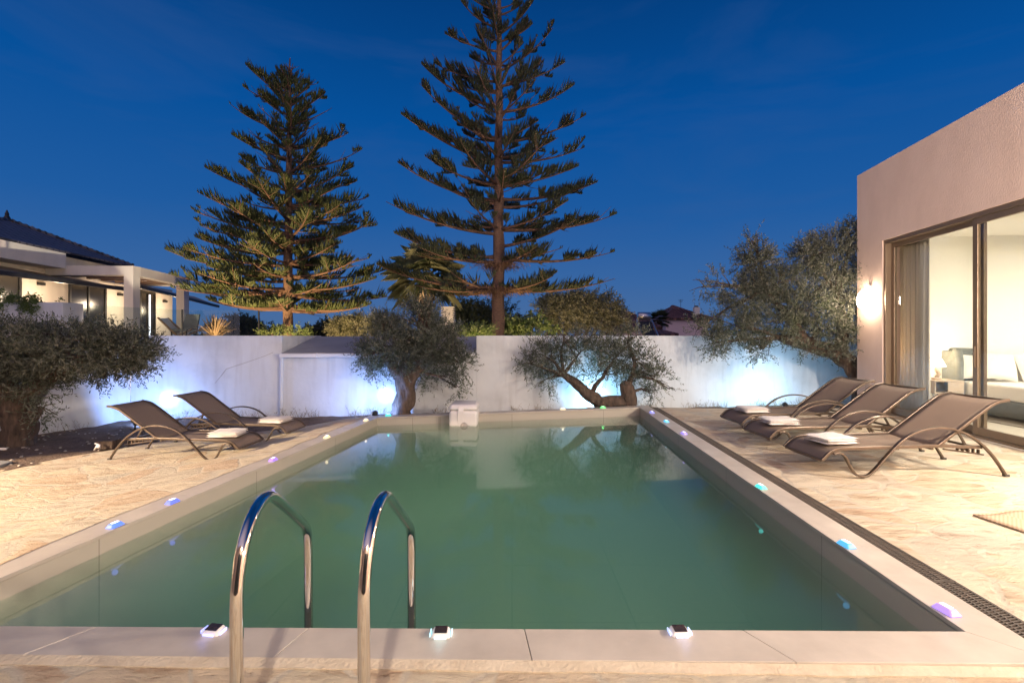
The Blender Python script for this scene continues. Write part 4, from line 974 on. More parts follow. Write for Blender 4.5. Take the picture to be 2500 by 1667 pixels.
def olive(name, label, base, trunks, ells, ntw, limbs, seed, leafm='olive_leaf', leaf=(.06, .0145), ymax=None, up=.35, droop=.15, nleaf=15, tw=.26, group='old olive trees in front of the garden wall'):
    t = thing(name, label, 'olive tree', base, 0, group)
    mb = MB()
    for pts, rad in trunks:
        P_ = [Vector(p) for p in pts]; pp = []; rr = []
        for i in range(len(P_)-1):
            for q in range(5):
                s = q/5; pp.append(P_[i].lerp(P_[i+1], s)+Vector((noise.noise(P_[i]*3+Vector((s*2, 0, seed)))*.02, 0, noise.noise(P_[i]*3+Vector((0, s*2, seed+3)))*.02))); rr.append(rad[i]*(1-s)+rad[i+1]*s)
        pp.append(P_[-1]); rr.append(rad[-1])
        mb.tube(pp, rr, 20, rough=.22, seed=seed)
    mb.build('trunk', M['bark'], t, world=True, smooth=True)
    mb = MB(); g = random.Random(seed)
    root = Vector(trunks[limbs[0]][0][limbs[1]])
    for e in ells:
        c = Vector(e[:3]); st = min([Vector(p) for tr in trunks for p in tr[0][1:]], key=lambda q: (q-c).length)
        mid = st.lerp(c, .5)+Vector((g.uniform(-.08, .08), g.uniform(-.08, .08), g.uniform(0, .1))); mb = MB()
        mb.tube([st, st.lerp(mid, .5), mid, c], [.045, .035, .026, .010], 7, rough=.15, seed=seed)
        for q in range(5):
            a = mid.lerp(c, g.uniform(0, 1)); b = c+Vector((g.uniform(-1, 1)*e[3], g.uniform(-1, 1)*e[4], g.uniform(-.6, 1)*e[5]))*.85
            mb.tube([a, a.lerp(b, .5)+Vector((0, 0, .03)), b], [.014, .009, .004], 5)
        mb.build('branch', M['bark'], t, world=True, smooth=True)
    V, T = leaf_cloud(ells, ntw, leaf, nleaf, tw, up, droop, seed, ymax=ymax)
    tri_mesh('crown', V, T, M[leafm], t)
    return t
ymx = lambda x: wall_y(x)
# O1 far left
d1 = 7.3
olive('olive_tree', 'large dark olive tree with thick gnarled trunk at the left edge', G(40, 1080, -.17),
      [([D(40, 1090, d1), D(48, 1050, d1), D(40, 1000, d1), D(20, 960, d1), D(-20, 925, d1)], [.23, .185, .17, .16, .13]),
       ([D(30, 1010, d1), D(75, 965, d1), D(120, 920, d1-.05), D(185, 885, d1-.1), D(260, 865, d1)], [.18, .14, .10, .075, .05]),
       ([D(90, 1000, d1), D(60, 1040, d1), D(15, 1075, d1)], [.08, .12, .13])],
      [ell(60, 858, 105, 66, d1, .7), ell(185, 858, 105, 64, d1, .7), ell(290, 860, 85, 55, d1, .55), ell(345, 865, 42, 45, d1, .4), ell(110, 905, 80, 35, d1, .5), ell(0, 905, 75, 45, d1, .6), ell(225, 818, 70, 28, d1, .5), ell(40, 812, 90, 30, d1, .6), ell(130, 815, 60, 28, d1, .5), ell(-60, 870, 80, 80, d1, .7), ell(225, 905, 45, 22, d1, .3), ell(325, 905, 35, 20, d1, .3), ell(80, 955, 60, 30, d1-.2, .25), ell(0, 990, 28, 45, d1+.2, .2), ell(105, 1010, 26, 30, d1-.1, .2), ell(250, 925, 40, 20, d1, .25)],
      5200, (0, 4), 11, ymax=None, up=.3)
# hanging twigs
d2 = 9.55
olive('olive_tree', 'bushy olive tree standing between the floodlight and the filter box', D(978, 1015, d2),
      [([D(975, 1035, d2), D(982, 1000, d2), D(990, 960, d2), D(985, 920, d2), D(990, 880, d2)], [.22, .19, .175, .15, .11]),
       ([D(990, 950, d2), D(1015, 910, d2), D(1040, 870, d2), D(1060, 830, d2)], [.14, .12, .09, .05]),
       ([D(975, 920, d2), D(950, 885, d2), D(930, 860, d2)], [.12, .08, .05])],
      [ell(1015, 795, 70, 55, d2, .55), ell(955, 850, 75, 42, d2, .5), ell(1065, 830, 70, 52, d2, .5), ell(1035, 762, 40, 34, d2, .35), ell(1120, 885, 32, 48, d2, .3), ell(900, 865, 42, 30, d2, .3), ell(1115, 945, 16, 32, d2, .2), ell(918, 905, 35, 22, d2, .3), ell(1000, 870, 60, 40, d2, .45), ell(1075, 890, 40, 30, d2, .35), ell(1030, 925, 22, 26, d2+.1, .2), ell(1012, 738, 16, 22, d2, .2), ell(935, 790, 50, 30, d2, .4)],
      3700, (0, 4), 22, ymax=ymx)
d3 = 10.16
olive('olive_tree', 'low wide olive tree with a crooked limb crawling left from its stump', D(1535, 995, d3),
      [([D(1537, 1012, d3), D(1537, 985, d3), D(1533, 960, d3), D(1530, 940, d3), D(1532, 930, d3)], [.13, .14, .145, .14, .08]),
       ([D(1540, 982, d3), D(1500, 980, d3), D(1465, 981, d3), D(1436, 963, d3), D(1408, 938, d3), D(1375, 915, d3)], [.10, .11, .12, .11, .10, .06]),
       ([D(1445, 962, d3), D(1453, 940, d3), D(1468, 925, d3), D(1480, 905, d3)], [.05, .045, .04, .03]),
       ([D(1530, 945, d3), D(1545, 915, d3), D(1550, 880, d3)], [.07, .05, .03])],
      [ell(1330, 870, 62, 48, d3, .45), ell(1420, 855, 78, 45, d3, .5), ell(1500, 870, 65, 48, d3, .5), ell(1555, 880, 50, 45, d3, .4), ell(1285, 885, 34, 22, d3, .3), ell(1335, 925, 38, 26, d3, .3), ell(1600, 920, 42, 38, d3, .35), ell(1535, 815, 55, 22, d3-.1, .3), ell(1380, 815, 70, 18, d3-.1, .3), ell(1635, 950, 24, 16, d3, .2), ell(1480, 915, 70, 26, d3, .35), ell(1590, 960, 30, 20, d3, .2)],
      1750, (1, 4), 33, ymax=ymx, droop=.3, tw=.3)
d4 = 10.2
olive('olive_tree', 'tall olive tree leaning out from behind the villa corner on the right', D(2105, 1010, d4),
      [([D(2118, 1020, d4), D(2110, 970, d4), D(2100, 925, d4), D(2074, 882, d4), D(2025, 856, d4), D(1965, 842, d4), D(1905, 824, d4)], [.24, .20, .18, .17, .16, .13, .08]),
       ([D(2050, 870, d4), D(2060, 800, d4), D(2045, 720, d4)], [.13, .09, .05]), ([D(1980, 850, d4), D(1930, 780, d4), D(1870, 710, d4)], [.12, .08, .04])],
      [ell(2045, 630, 70, 72, d4, .6), ell(2075, 735, 75, 80, d4, .6), ell(1978, 625, 48, 50, d4, .5), ell(1960, 740, 78, 62, d4, .6), ell(1845, 640, 50, 50, d4, .5), ell(1830, 720, 70, 55, d4, .5), ell(1765, 700, 48, 38, d4, .4), ell(1715, 700, 32, 26, d4, .3), ell(1745, 835, 52, 38, d4, .4), ell(1705, 800, 26, 22, d4, .3), ell(1855, 855, 34, 30, d4, .3), ell(1795, 800, 75, 40, d4, .5), ell(2090, 565, 38, 30, d4, .4), ell(2000, 800, 80, 40, d4, .5), ell(2060, 820, 50, 30, d4-.3, .3), ell(1985, 850, 60, 18, d4-.35, .2), ell(2050, 860, 40, 16, d4-.35, .2), ell(1905, 690, 45, 45, d4, .5), ell(1900, 790, 60, 40, d4, .5), ell(1835, 585, 20, 22, d4, .2)],
      8600, (0, 6), 44, ymax=ymx, up=.45)

# Norfolk pines
def spindles(B, Dn, Ln, rad, g):
    n = len(B); upv = np.array([0, 0, 1.0])
    s = np.cross(Dn, upv); s /= (np.linalg.norm(s, axis=1)[:, None]+1e-6); w = np.cross(s, Dn)
    mid = B+Dn*Ln[:, None]*.55+upv*(Ln*.04)[:, None]; tip = B+Dn*Ln[:, None]+upv*(Ln*.18)[:, None]
    V = np.zeros((n, 7, 3))
    for k in range(3):
        a = 2*math.pi*k/3+.5; o = s*math.cos(a)+w*math.sin(a)
        V[:, k] = B+o*(rad*.55)[:, None]; V[:, 3+k] = mid+o*rad[:, None]
    V[:, 6] = tip
    T = []
    for k in range(3):
        j = (k+1) % 3; T += [(k, j, 3+j), (k, 3+j, 3+k), (3+k, 3+j, 6)]
    T = np.array(T); return V.reshape(-1, 3), (np.arange(n)[:, None, None]*7+T[None]).reshape(-1, 3)
def pine(name, label, px, ybase, ytop, dist, tr, explicit, whorls, seed, leafm, dens=1.0, bare=.25, lenf=.34, dead=()):
    g = np.random.default_rng(seed)
    b = D(px[0], ybase, dist); top = D(px[1], ytop, dist); b.z = -.35
    t = thing(name, label, 'pine tree', b, 0, None)
    def axis(z): s = (z-b.z)/(top.z-b.z); return b.lerp(top, s)
    H = top.z-b.z
    mb = MB(); n = 30; mb.tube([axis(b.z+H*i/n)+Vector((.03*noise.noise(Vector((i*.4, 0, seed))), 0, 0)) for i in range(n+1)], [tr*(1-i/n)**.8+.02 for i in range(n+1)], 12, rough=.12, seed=seed)
    mb.build('trunk', M['pine_bark'], t, world=True, smooth=True)
    BR = []   # (origin, tip, sag)
    for (tx, ty, oy) in explicit:
        o = D(px[0]+(px[1]-px[0])*(ybase-oy)/(ybase-ytop), oy, dist); dd = dist+g.uniform(-.22, .22)*abs(tx-px[0])/F*dist; tip = D(tx, ty, dd); BR.append((axis(o.z), tip))
    for (yw, rad_px, rise, cnt) in whorls:
        z0 = CZ-(yw-HY)/F*dist; a0 = g.uniform(0, 6.28)
        for k in range(cnt):
            a = a0+2*math.pi*k/cnt+g.uniform(-.2, .2); rr = rad_px/F*dist*g.uniform(.62, 1.1)
            o = axis(z0+g.uniform(-.12, .12)); BR.append((o, o+Vector((math.cos(a)*rr, math.sin(a)*rr, rise*rr+g.uniform(-.05, .08)*rr))))
    mb = MB(); Bs = []; Ds = []; Ls = []; Rs = []
    for (o, tip) in BR:
        v = tip-o; L = v.length; ctrl = o+Vector((v.x*.55, v.y*.55, v.z*.5-.10*L)); 
        wob = Vector((g.uniform(-.05, .05), g.uniform(-.05, .05), 0))*L
        pts = []
        N_ = 9
        for i in range(N_+1):
            s = i/N_; pts.append(o*(1-s)**2+(ctrl+wob)*2*s*(1-s)+tip*s*s)
        mb.tube(pts, [max(.008, (.018+.010*L)*(1-i/N_)+.007) for i in range(N_+1)], 6)
        def comb(P0, fn, Lc, t0, scale, step=.040):
            m = max(3, int(Lc*(1-t0)/step*dens)); ts = t0+(1-t0)*(np.arange(m)+g.uniform(0, 1, m)*.5)/m
            for s in ts:
                p = fn(s); p2 = fn(min(1, s+.03)); tg = (p2-p) if s < .97 else (p-fn(s-.03)); tg.normalize()
                sd = tg.cross(Vector((0, 0, 1))); sd.normalize()
                if noise.noise(p*1.9+Vector((seed, 0, 0))) < -.13: continue
                prof = min(1.0, (1-s)*Lc/(.50*scale)+.16)*min(1, .55+s)
                for sg in (-1, 1):
                    dv = sd*sg*g.uniform(.35, .85)+Vector((0, 0, 1))*g.uniform(.45, 1.0)+tg*g.uniform(.35, .75)
                    dv.normalize(); Bs.append(p[:]); Ds.append(dv[:]); Ls.append(lenf*scale*prof*g.uniform(.75, 1.2)); Rs.append(g.uniform(.014, .024))
        q = lambda s, o=o, c=ctrl+wob, tp=tip: o*(1-s)**2+c*2*s*(1-s)+tp*s*s
        comb(o, q, L, bare, 1.0)
        nl = int(L*3.3)
        for k in range(nl):
            s = g.uniform(bare*.8, .86); p = q(s); tg = (q(s+.02)-p).normalized(); sd = tg.cross(Vector((0, 0, 1))).normalized()*(1 if k % 2 else -1)
            ll = min(.95, .32+.22*L)*g.uniform(.6, 1.1)*(1-.45*s); e = p+(sd*.72+tg*.62+Vector((0, 0, g.uniform(-.12, .55)))).normalized()*ll
            mdl = p.lerp(e, .5)-Vector((0, 0, .05*ll)); q2 = lambda s_, a=p, m_=mdl, e_=e: a*(1-s_)**2+m_*2*s_*(1-s_)+e_*s_*s_
            mb.tube([q2(0), q2(.5), q2(1)], [.012, .009, .004], 4, cap=False)
            comb(p, q2, ll, .15, .75, .042)
    mb.build('branches', M['pine_limb'], t, world=True, smooth=True)
    V, T = spindles(np.array(Bs), np.array(Ds), np.array(Ls), np.array(Rs), g)
    tri_mesh('foliage', V, T, M[leafm], t)
    if dead:
        Bs, Ds, Ls, Rs = [], [], [], []
        for (yy, ext) in dead:
            z = CZ-(yy-HY)/F*dist
            for k in range(700):
                a = g.uniform(0, 6.28); q_ = abs(g.normal(0, .45)); p = axis(z); p = p+Vector((math.cos(a)*q_*ext, math.sin(a)*q_*ext, g.uniform(-.05, .10)-.03*q_)); Bs.append(p[:])
                dv = Vector((math.cos(a)*g.uniform(-.2, 1), math.sin(a)*g.uniform(-.2, 1), -g.uniform(.1, .75))).normalized(); Ds.append(dv[:]); Ls.append(g.uniform(.15, .42)*(1.15-min(1, q_))); Rs.append(g.uniform(.004, .009))
        V, T = spindles(np.array(Bs), np.array(Ds), np.array(Ls), np.array(Rs), g); tri_mesh('dead_fronds', V, T, M['dead_frond'], t)
    return t
def c1(x, y): return (400+x/2.24, 130+y/2.24)
e1 = []
for (x, y, oy) in [(445, 60, 235), (430, 180, 300), (360, 275, 430), (370, 445, 580), (220, 622, 790), (150, 850, 985), (170, 1005, 1095), (5, 1072, 1200), (95, 1175, 1290), (35, 1200, 1320), (197, 1300, 1350), (245, 1350, 1400), (610, 80, 200),
                   (830, 145, 260), (885, 215, 330), (920, 300, 400), (1005, 438, 510), (1085, 525, 640), (1040, 605, 770), (1120, 785, 830), (1090, 840, 930), (1070, 960, 1040), (1125, 1120, 1150), (1160, 1230, 1290), (1230, 1330, 1320), (1135, 1370, 1410), (560, 560, 700), (410, 860, 960), (320, 955, 1060)]:
    tx, ty = c1(x, y); e1.append((tx, ty, c1(0, oy)[1]))
w1 = [(180, 18, 1.3, 5), (200, 30, 1.0, 5), (225, 45, .8, 5), (258, 60, .7, 5), (292, 75, .6, 5), (325, 88, .5, 5), (360, 105, .42, 5), (395, 120, .36, 5), (432, 135, .32, 5), (470, 150, .30, 5), (508, 165, .24, 6), (545, 185, .2, 6), (580, 200, .17, 6), (612, 215, .14, 6), (645, 225, .1, 6), (680, 235, .1, 6), (712, 235, .06, 6), (750, 235, .04, 6)]
pine('norfolk_pine', 'shorter dense pine with yellowish lit lower tiers, on the left', (701, 708), 818, 143, 16.0, .17, e1, w1, 3, 'pine_leaf', .86, .12, .42)
def c2(x, y): return (900+x/1.889, y/1.889)
e2 = []
for (x, y, oy) in [(425, 5, 135), (350, 155, 240), (300, 290, 380), (243, 295, 500), (235, 385, 650), (148, 525, 760), (280, 600, 700), (135, 750, 930), (80, 930, 1080), (118, 1075, 1190), (37, 1220, 1330), (260, 720, 860), (480, 0, 60), (400, 385, 430),
                   (760, 5, 160), (850, 130, 330), (910, 285, 400), (950, 390, 520), (1003, 530, 660), (995, 680, 750), (970, 765, 860), (1055, 840, 920), (1145, 985, 1060), (1135, 1160, 1190), (1135, 1285, 1335), (690, 0, 40), (1000, 985, 1140), (735, 80, 240), (685, 170, 400), (725, 300, 560)]:
    tx, ty = c2(x, y); e2.append((tx, ty, c2(0, oy)[1]))
w2 = [(-70, 45, .9, 3), (-20, 60, .8, 3), (40, 70, .7, 3), (105, 80, .6, 3), (165, 100, .55, 4), (225, 115, .5, 4), (285, 130, .42, 5), (340, 145, .36, 5), (395, 160, .3, 6), (450, 175, .24, 6), (505, 185, .2, 5), (560, 200, .14, 5), (632, 215, .08, 5), (705, 225, .05, 6)]
pine('norfolk_pine', 'taller airy pine in the middle whose tip leaves the top of the picture', (1216, 1219), 818, -140, 14.6, .19, e2, w2, 9, 'pine_leaf_dark', 1.0, .12, .38, ((645, 1.1), (708, 1.5)))

# background shrubs and trees
def bush(name, label, cat, ells, ntw, seed, leafm, leaf, tw=.3, nleaf=14, base=None, group='shrubs and trees beyond the wall', up=.35):
    c = Vector(ells[0][:3]); b = Vector((c.x, c.y, -.34)) if base is None else base
    t = thing(name, label, cat, b, 0, group)
    mb = MB()
    for e in ells:
        c = Vector(e[:3]); mb.tube([b, b.lerp(c, .5)+Vector((.05, 0, .1)), c], [.10, .07, .03], 7, rough=.2)
    mb.build('trunk', M['bark'], t, world=True, smooth=True)
    V, T = leaf_cloud(ells, ntw, leaf, nleaf, tw, up, 0.0, seed); tri_mesh('crown', V, T, M[leafm], t); return t
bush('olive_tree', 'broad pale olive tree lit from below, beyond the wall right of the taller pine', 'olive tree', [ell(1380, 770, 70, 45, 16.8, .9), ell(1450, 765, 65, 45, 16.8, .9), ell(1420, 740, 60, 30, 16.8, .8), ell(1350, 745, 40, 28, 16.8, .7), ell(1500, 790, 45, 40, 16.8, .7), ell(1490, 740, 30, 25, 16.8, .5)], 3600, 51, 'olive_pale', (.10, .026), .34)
bush('dark_tree', 'dark round tree beyond the wall right behind the taller pine trunk', 'tree', [ell(1150, 785, 50, 50, 24, 1.2), ell(1210, 780, 50, 45, 24, 1.2), ell(1130, 760, 30, 25, 24, .8), ell(1260, 800, 30, 25, 24, .8)], 1700, 52, 'dark_leaf', (.15, .045), .45)
bush('green_shrub', 'bright broad-leaved shrub at the foot of the taller pine', 'shrub', [ell(1255, 800, 32, 24, 14.9, .5), ell(1300, 795, 36, 26, 14.9, .5), ell(1340, 808, 22, 16, 14.9, .4)], 420, 53, 'green_leaf', (.11, .055), .3, 10)
bush('pale_shrub', 'pale grey shrub left of the bushy olive, beyond the wall', 'shrub', [ell(925, 790, 28, 32, 15.5, .5), ell(905, 805, 28, 18, 15.5, .4)], 600, 54, 'olive_pale', (.08, .022), .3)
bush('brown_hedge', 'dry brownish hedge beyond the shed roof', 'hedge', [ell(830, 800, 26, 22, 17, .6), ell(870, 795, 30, 25, 17, .6)], 900, 55, 'olive_pale', (.09, .025), .28)
bush('dark_tree', 'low dark green tree behind the shorter pine trunk', 'tree', [ell(590, 800, 40, 28, 30, 1.5), ell(625, 812, 40, 18, 30, 1.2)], 700, 56, 'dark_leaf', (.2, .07), .5)
bush('dark_tree', 'small dark tree far behind the gap right of the shorter pine', 'tree', [ell(775, 812, 32, 14, 34, 1.4), ell(800, 800, 16, 16, 34, .8)], 420, 57, 'dark_leaf', (.2, .07), .5)
bush('garden_shrub', 'low green sprigs at the foot of the shorter pine', 'shrub', [ell(665, 815, 34, 8, 15.4, .3), ell(730, 812, 24, 9, 15.4, .3)], 160, 58, 'green_leaf', (.09, .02), .3)
bush('garden_shrub', 'thin grassy shrub behind the wall left of the taller pine trunk', 'shrub', [ell(1165, 812, 38, 8, 13.6, .3)], 200, 59, 'green_leaf', (.09, .018), .3)
# far vegetation band
V = []; T = []; off = 0
for (x0, x1, h, dd, sd) in ((500, 1130, 10, 60, 61), (1480, 2100, 8, 75, 62)):
    es = [ell(x, 817-random.uniform(0, h), 40, 6+random.uniform(0, h), dd, 2) for x in range(x0, x1, 40)]
    v, tt = leaf_cloud(es, 700, (.35, .16), 12, .7, .3, 0, sd); V.append(v); T.append(tt+off); off += len(v)
o = stuff(tri_mesh('far_woods', np.concatenate(V), np.concatenate(T), M['dark_leaf'])); tag(o, 'low dark far-off woods along the horizon', 'woods')

# fan palms
def palm(name, label, base, h, r0, crown, nl, seed, mat, trunk_r=.2, droop=.5):
    g = np.random.default_rng(seed); t = thing(name, label, 'palm tree', base, 0, 'palm trees beyond the wall'); base = Vector(base)
    mb = MB(); mb.tube([base+Vector((0, 0, h*i/14)) for i in range(15)], [trunk_r*(1+.10*((i*7) % 3-1)) for i in range(15)], 12, rough=.2)
    for i in range(int(h*26)):
        z = g.uniform(.2, 1)*h; a = g.uniform(0, 6.28); p = base+Vector((math.cos(a)*trunk_r*.9, math.sin(a)*trunk_r*.9, z)); mb.strip([p, p+Vector((math.cos(a)*.10, math.sin(a)*.10, .13))], .07, .02, (-math.sin(a), math.cos(a), 0))
    mb.build('trunk', M['nightwood'] if trunk_r > .2 else M['bark'], t, world=True)
    V = []; T = []; c = base+Vector((0, 0, h))
    for i in range(nl):
        a = g.uniform(0, 6.28); el = g.uniform(-.7, 1.35); dv = Vector((math.cos(a)*math.cos(el), math.sin(a)*math.cos(el), math.sin(el))); hub = c+dv*crown*.42; sdv = dv.cross(Vector((0, 0, 1))).normalized(); nn = sdv.cross(dv)
        n0 = len(V); V += [c-sdv*.01, c+sdv*.01, hub]; T.append((n0, n0+1, n0+2))
        for k in range(18):
            th = -1.35+2.7*k/17; bd = dv*math.cos(th)+sdv*math.sin(th); bl = crown*.58*(.7+.3*math.cos(th))*g.uniform(.85, 1.1)
            m_ = hub+bd*bl*.5; e = hub+bd*bl-Vector((0, 0, droop*bl*.3)); wv = nn.cross(bd).normalized()*crown*.022; n0 = len(V)
            V += [hub, m_-wv, e, m_+wv]; T += [(n0, n0+1, n0+2), (n0, n0+2, n0+3)]
    tri_mesh('crown', [tuple(v) for v in V], T, M[mat], t)
pb = D(1040, 819, 19); pb.z = -.34
palm('fan_palm', 'fan palm with shaggy pale trunk behind the taller pine', pb, 4.1, .2, 1.75, 46, 71, 'palm_leaf', .26, 1.2)
pb = D(1611, 819, 36); pb.z = -.34
palm('fan_palm', 'small dark fan palm between the solar tank and the pink house', pb, 2.9, .2, 1.0, 34, 72, 'dark_leaf', .18, .4)
# strap-leaved plant on the terrace
c = D(525, 815, 14.6); t = thing('flax_plant', 'spiky reddish flax plant beside the neighbour terrace', 'flax plant', (c.x, c.y, -.2)); g = np.random.default_rng(4); V = []; T = []
for i in range(190):
    a = g.uniform(0, 6.28); el = g.uniform(.35, 1.45); L_ = g.uniform(.5, .85); dv = Vector((math.cos(a)*math.cos(el), math.sin(a)*math.cos(el), math.sin(el))); s = Vector((-math.sin(a), math.cos(a), 0))*.016
    p0 = c+Vector((0, 0, -.15)); p1 = p0+dv*L_*.6; p2 = p0+dv*L_-Vector((0, 0, .12*(1-el/1.5))); n0 = len(V); V += [p0-s*.5, p0+s*.5, p1+s, p1-s, p2]; T += [(n0, n0+1, n0+2), (n0, n0+2, n0+3), (n0+3, n0+2, n0+4)]
tri_mesh('leaves', [tuple(v) for v in V], T, M['strap_leaf'], t)
mb = MB(); mb.lathe([(.25, 0), (.3, .2), (.26, 1.5)], (c.x, c.y, -.2), 12); mb.build('root_mound', M['soil'], t, world=True)

# ------------------------------------------------------------------ neighbour house on the left
nh = thing('neighbour_house', 'cream house with dark slate roof and lit terrace on the left', 'house', (-15.5, 16, -.3))
def HX(y): return -13.3-.125*y                      # facade line
def hb_(mb, y0, y1, o0, o1, z0, z1):              # o = outward offset (+X)
    mb.hexa([(HX(y0)+o0, y0, z0), (HX(y0)+o1, y0, z0), (HX(y1)+o1, y1, z0), (HX(y1)+o0, y1, z0), (HX(y0)+o0, y0, z1), (HX(y0)+o1, y0, z1), (HX(y1)+o1, y1, z1), (HX(y1)+o0, y1, z1)]); return mb
TZ = 1.2
mb = MB(); hb_(mb, 10, 23.5, -6, 0, -.3, 3.62); mb.build('wall', M['house_white'], nh, world=True)
mb = MB(); hb_(mb, 9.6, 16.0, -.5, .78, 3.62, 4.12); mb.build('fascia', M['house_white'], nh, world=True)
mb = MB(); hb_(mb, 16.0, 19.0, -.6, .35, 3.623, 4.10); mb.build('rear_fascia', M['house_white'], nh, world=True)
mb = MB(); A = Vector((HX(10.3)+.72, 10.3, 4.13)); B = Vector((-14.95, 19.4, 4.13)); Pk = D(17, 541, 16.43); C_ = Vector((-22, 19.6, 4.13)); R2 = Vector((-24, 16.43, Pk.z)); A2 = Vector((-24, 10.3, 4.13))
mb.add([A, B, Pk, C_, R2, A2], [(0, 1, 2), (1, 3, 4, 2), (0, 2, 4, 5)])
rf = mb.build('roof', M['slate'], nh, world=True); m_ = rf.modifiers.new('thickness', 'SOLIDIFY'); m_.thickness = .06; m_.offset = 1
mb = MB(); mb.tube([B+Vector((0, 0, .06)), Pk+Vector((0, 0, .06))], .07, 8); mb.tube([A+Vector((0, 0, .06)), Pk+Vector((0, 0, .06))], .07, 8); mb.tube([Pk+Vector((0, 0, .06)), R2+Vector((0, 0, .06))], .07, 8)
for i in range(22): p = B.lerp(Pk, i/22); mb.tube([p+Vector((0, 0, .06)), p+Vector((-.05, -.05, .10))], .085, 8)
mb.build('ridge_tiles', M['slate'], nh, world=True)
mb = MB(); mb.lathe([(.10, .0), (.09, .08), (.05, .16), (.06, .2), (.01, .34)], Pk+Vector((0, 0, .05)), 10); mb.build('finial', M['dark_metal'], nh, world=True)
for (y0, y1, z0, z1, lit) in ((13.0, 15.2, 2.3, 3.47, 0), (17.1, 18.95, TZ, 3.33, 0), (21.0, 22.1, TZ, 3.37, 1)):
    mb = MB(); hb_(mb, y0, y0+.09, .0, .05, z0, z1); hb_(mb, y1-.09, y1, .0, .05, z0, z1); hb_(mb, y0+.09, y1-.09, .0, .05, z1-.09, z1); hb_(mb, (y0+y1)/2-.04, (y0+y1)/2+.04, .0, .05, z0, z1-.09)
    w = mb.build('window', M['dark_metal'], nh, world=True)
    mb = MB(); hb_(mb, y0+.09, (y0+y1)/2-.04, .005, .02, z0, z1-.09); hb_(mb, (y0+y1)/2+.04, y1-.09, .005, .02, z0, z1-.09); o = mb.build('pane', M['dark_glass'], w); o.data.transform(Matrix.Translation(-nh.location))
    if lit:
        mb = MB(); hb_(mb, (y0+y1)/2+.05, y1-.35, .021, .028, z0, z1-.12); o = mb.build('lit_pane', M['lit_window'], w); o.data.transform(Matrix.Translation(-nh.location))
# pergola
K1 = Vector((-12.33, 16.0)); K2 = Vector((-12.93, 19.7)); PZ = CZ+170*16/F; PB = PZ-.30
pg = thing('pergola', 'cream square-posted pergola in front of the neighbour house', 'pergola', (-12.4, 17.5, TZ))
mb = MB(); mb.box(-15.2, K1.x, 16.0, 16.32, PB, PZ); mb.build('beam', M['house_white'], pg, world=True)
mb = MB(); mb.hexa([(K1.x-.32, 16.322, PB), (K1.x, 16.322, PB), (K2.x, K2.y, PB), (K2.x-.32, K2.y, PB), (K1.x-.32, 16.322, PZ-.002), (K1.x, 16.322, PZ-.002), (K2.x, K2.y, PZ-.002), (K2.x-.32, K2.y, PZ-.002)]); mb.build('beam', M['house_white'], pg, world=True)
mb = MB(); mb.box(-15.2, K2.x-.33, K2.y-.3, K2.y, PB, PZ-.004); mb.build('beam', M['house_white'], pg, world=True)
for (x, y) in ((K1.x, 16.0), (K2.x, K2.y-.32)):
    mb = MB(); mb.box(x-.31, x-.002, y+.002, y+.30, TZ-.3, PB-.001); mb.build('post', M['house_white'], pg, world=True)
for i in range(5):
    y = 16.7+i*.62; mb = MB(); mb.box(-15.0, K1.x-.34-.08*i, y, y+.10, PB+.03, PB+.17); mb.build('rafter', M['wood'], pg, world=True)
# terrace slab, planter
mb = MB(); mb.hexa([(-16, 13.6, -.3), (-11.2, 13.6, -.3), (-10.2, 18, -.3), (-10.6, 26, -.3), (-16, 13.6, TZ), (-11.2, 13.6, TZ), (-10.2, 18, TZ), (-10.6, 26, TZ)])
mb.v[3] = (-17, 26, -.3); mb.v[7] = (-17, 26, TZ); mb.v[2] = (-9.6, 26, -.3); mb.v[6] = (-9.6, 26, TZ); mb.v[1] = (-11.2, 13.6, -.3); mb.v[5] = (-11.2, 13.6, TZ)
structure(mb.build('terrace_floor', M['house_white']))
pl0 = D(13, 735, 12.2); pl1 = D(153, 741, 12.2)
pt = thing('planter_wall', 'white planter wall with trailing green plants at the left edge', 'planter', (pl0.x, 12.2, -.3))
mb = MB(); mb.box(pl0.x-3, pl1.x, 12.2, 12.8, -.3, pl0.z-.03); mb.build('box', M['wall'], pt, world=True, bevel=.02)
V, T = leaf_cloud([ell(80, 745, 24, 18, 12.2, .25), ell(82, 728, 22, 6, 12.2, .2), ell(135, 731, 16, 4, 12.2, .2), ell(0, 735, 14, 25, 12.2, .3), ell(40, 730, 16, 4, 12.2, .2)], 380, (.05, .03), 10, .14, .1, .4, 81); tri_mesh('plants', V, T, M['green_leaf'], pt)
# awnings
def awning(p0, p1, wall0, wall1, label):
    t = thing('awning', label, 'awning', p0, 0, 'awnings on the neighbour house')
    mb = MB(); mb.add([p0, p1, wall1, wall0], [(0, 1, 2, 3)]); o = mb.build('canvas', M['awning'], t, world=True); m = o.modifiers.new('thickness', 'SOLIDIFY'); m.thickness = .015
    mb = MB(); mb.bar(p0, p1, .09, .13); mb.build('front_bar', M['dark_metal'], t, world=True, bevel=.02)
    for s in (.12, .88): mb = MB(); a = wall0.lerp(wall1, s)-Vector((0, 0, .1)); b = p0.lerp(p1, s); mid = a.lerp(b, .5)+Vector((0, .3, -.02)); mb.tube([a, mid, b], .028, 6); mb.build('arm', M['dark_metal'], t, world=True)
p0 = D(135, 677, 13.85); p1 = D(321, 708, 17.8)
awning(Vector((p0.x-.55, 11.5, p0.z+.02)), p1, Vector((HX(11.5)+.03, 11.5, 3.55)), Vector((HX(17.8)+.03, 17.8, 3.45)), 'nearer folded-out awning with dark bar on the neighbour facade')
p0 = D(341, 700, 18.6); p1 = D(534, 748, 25.5)
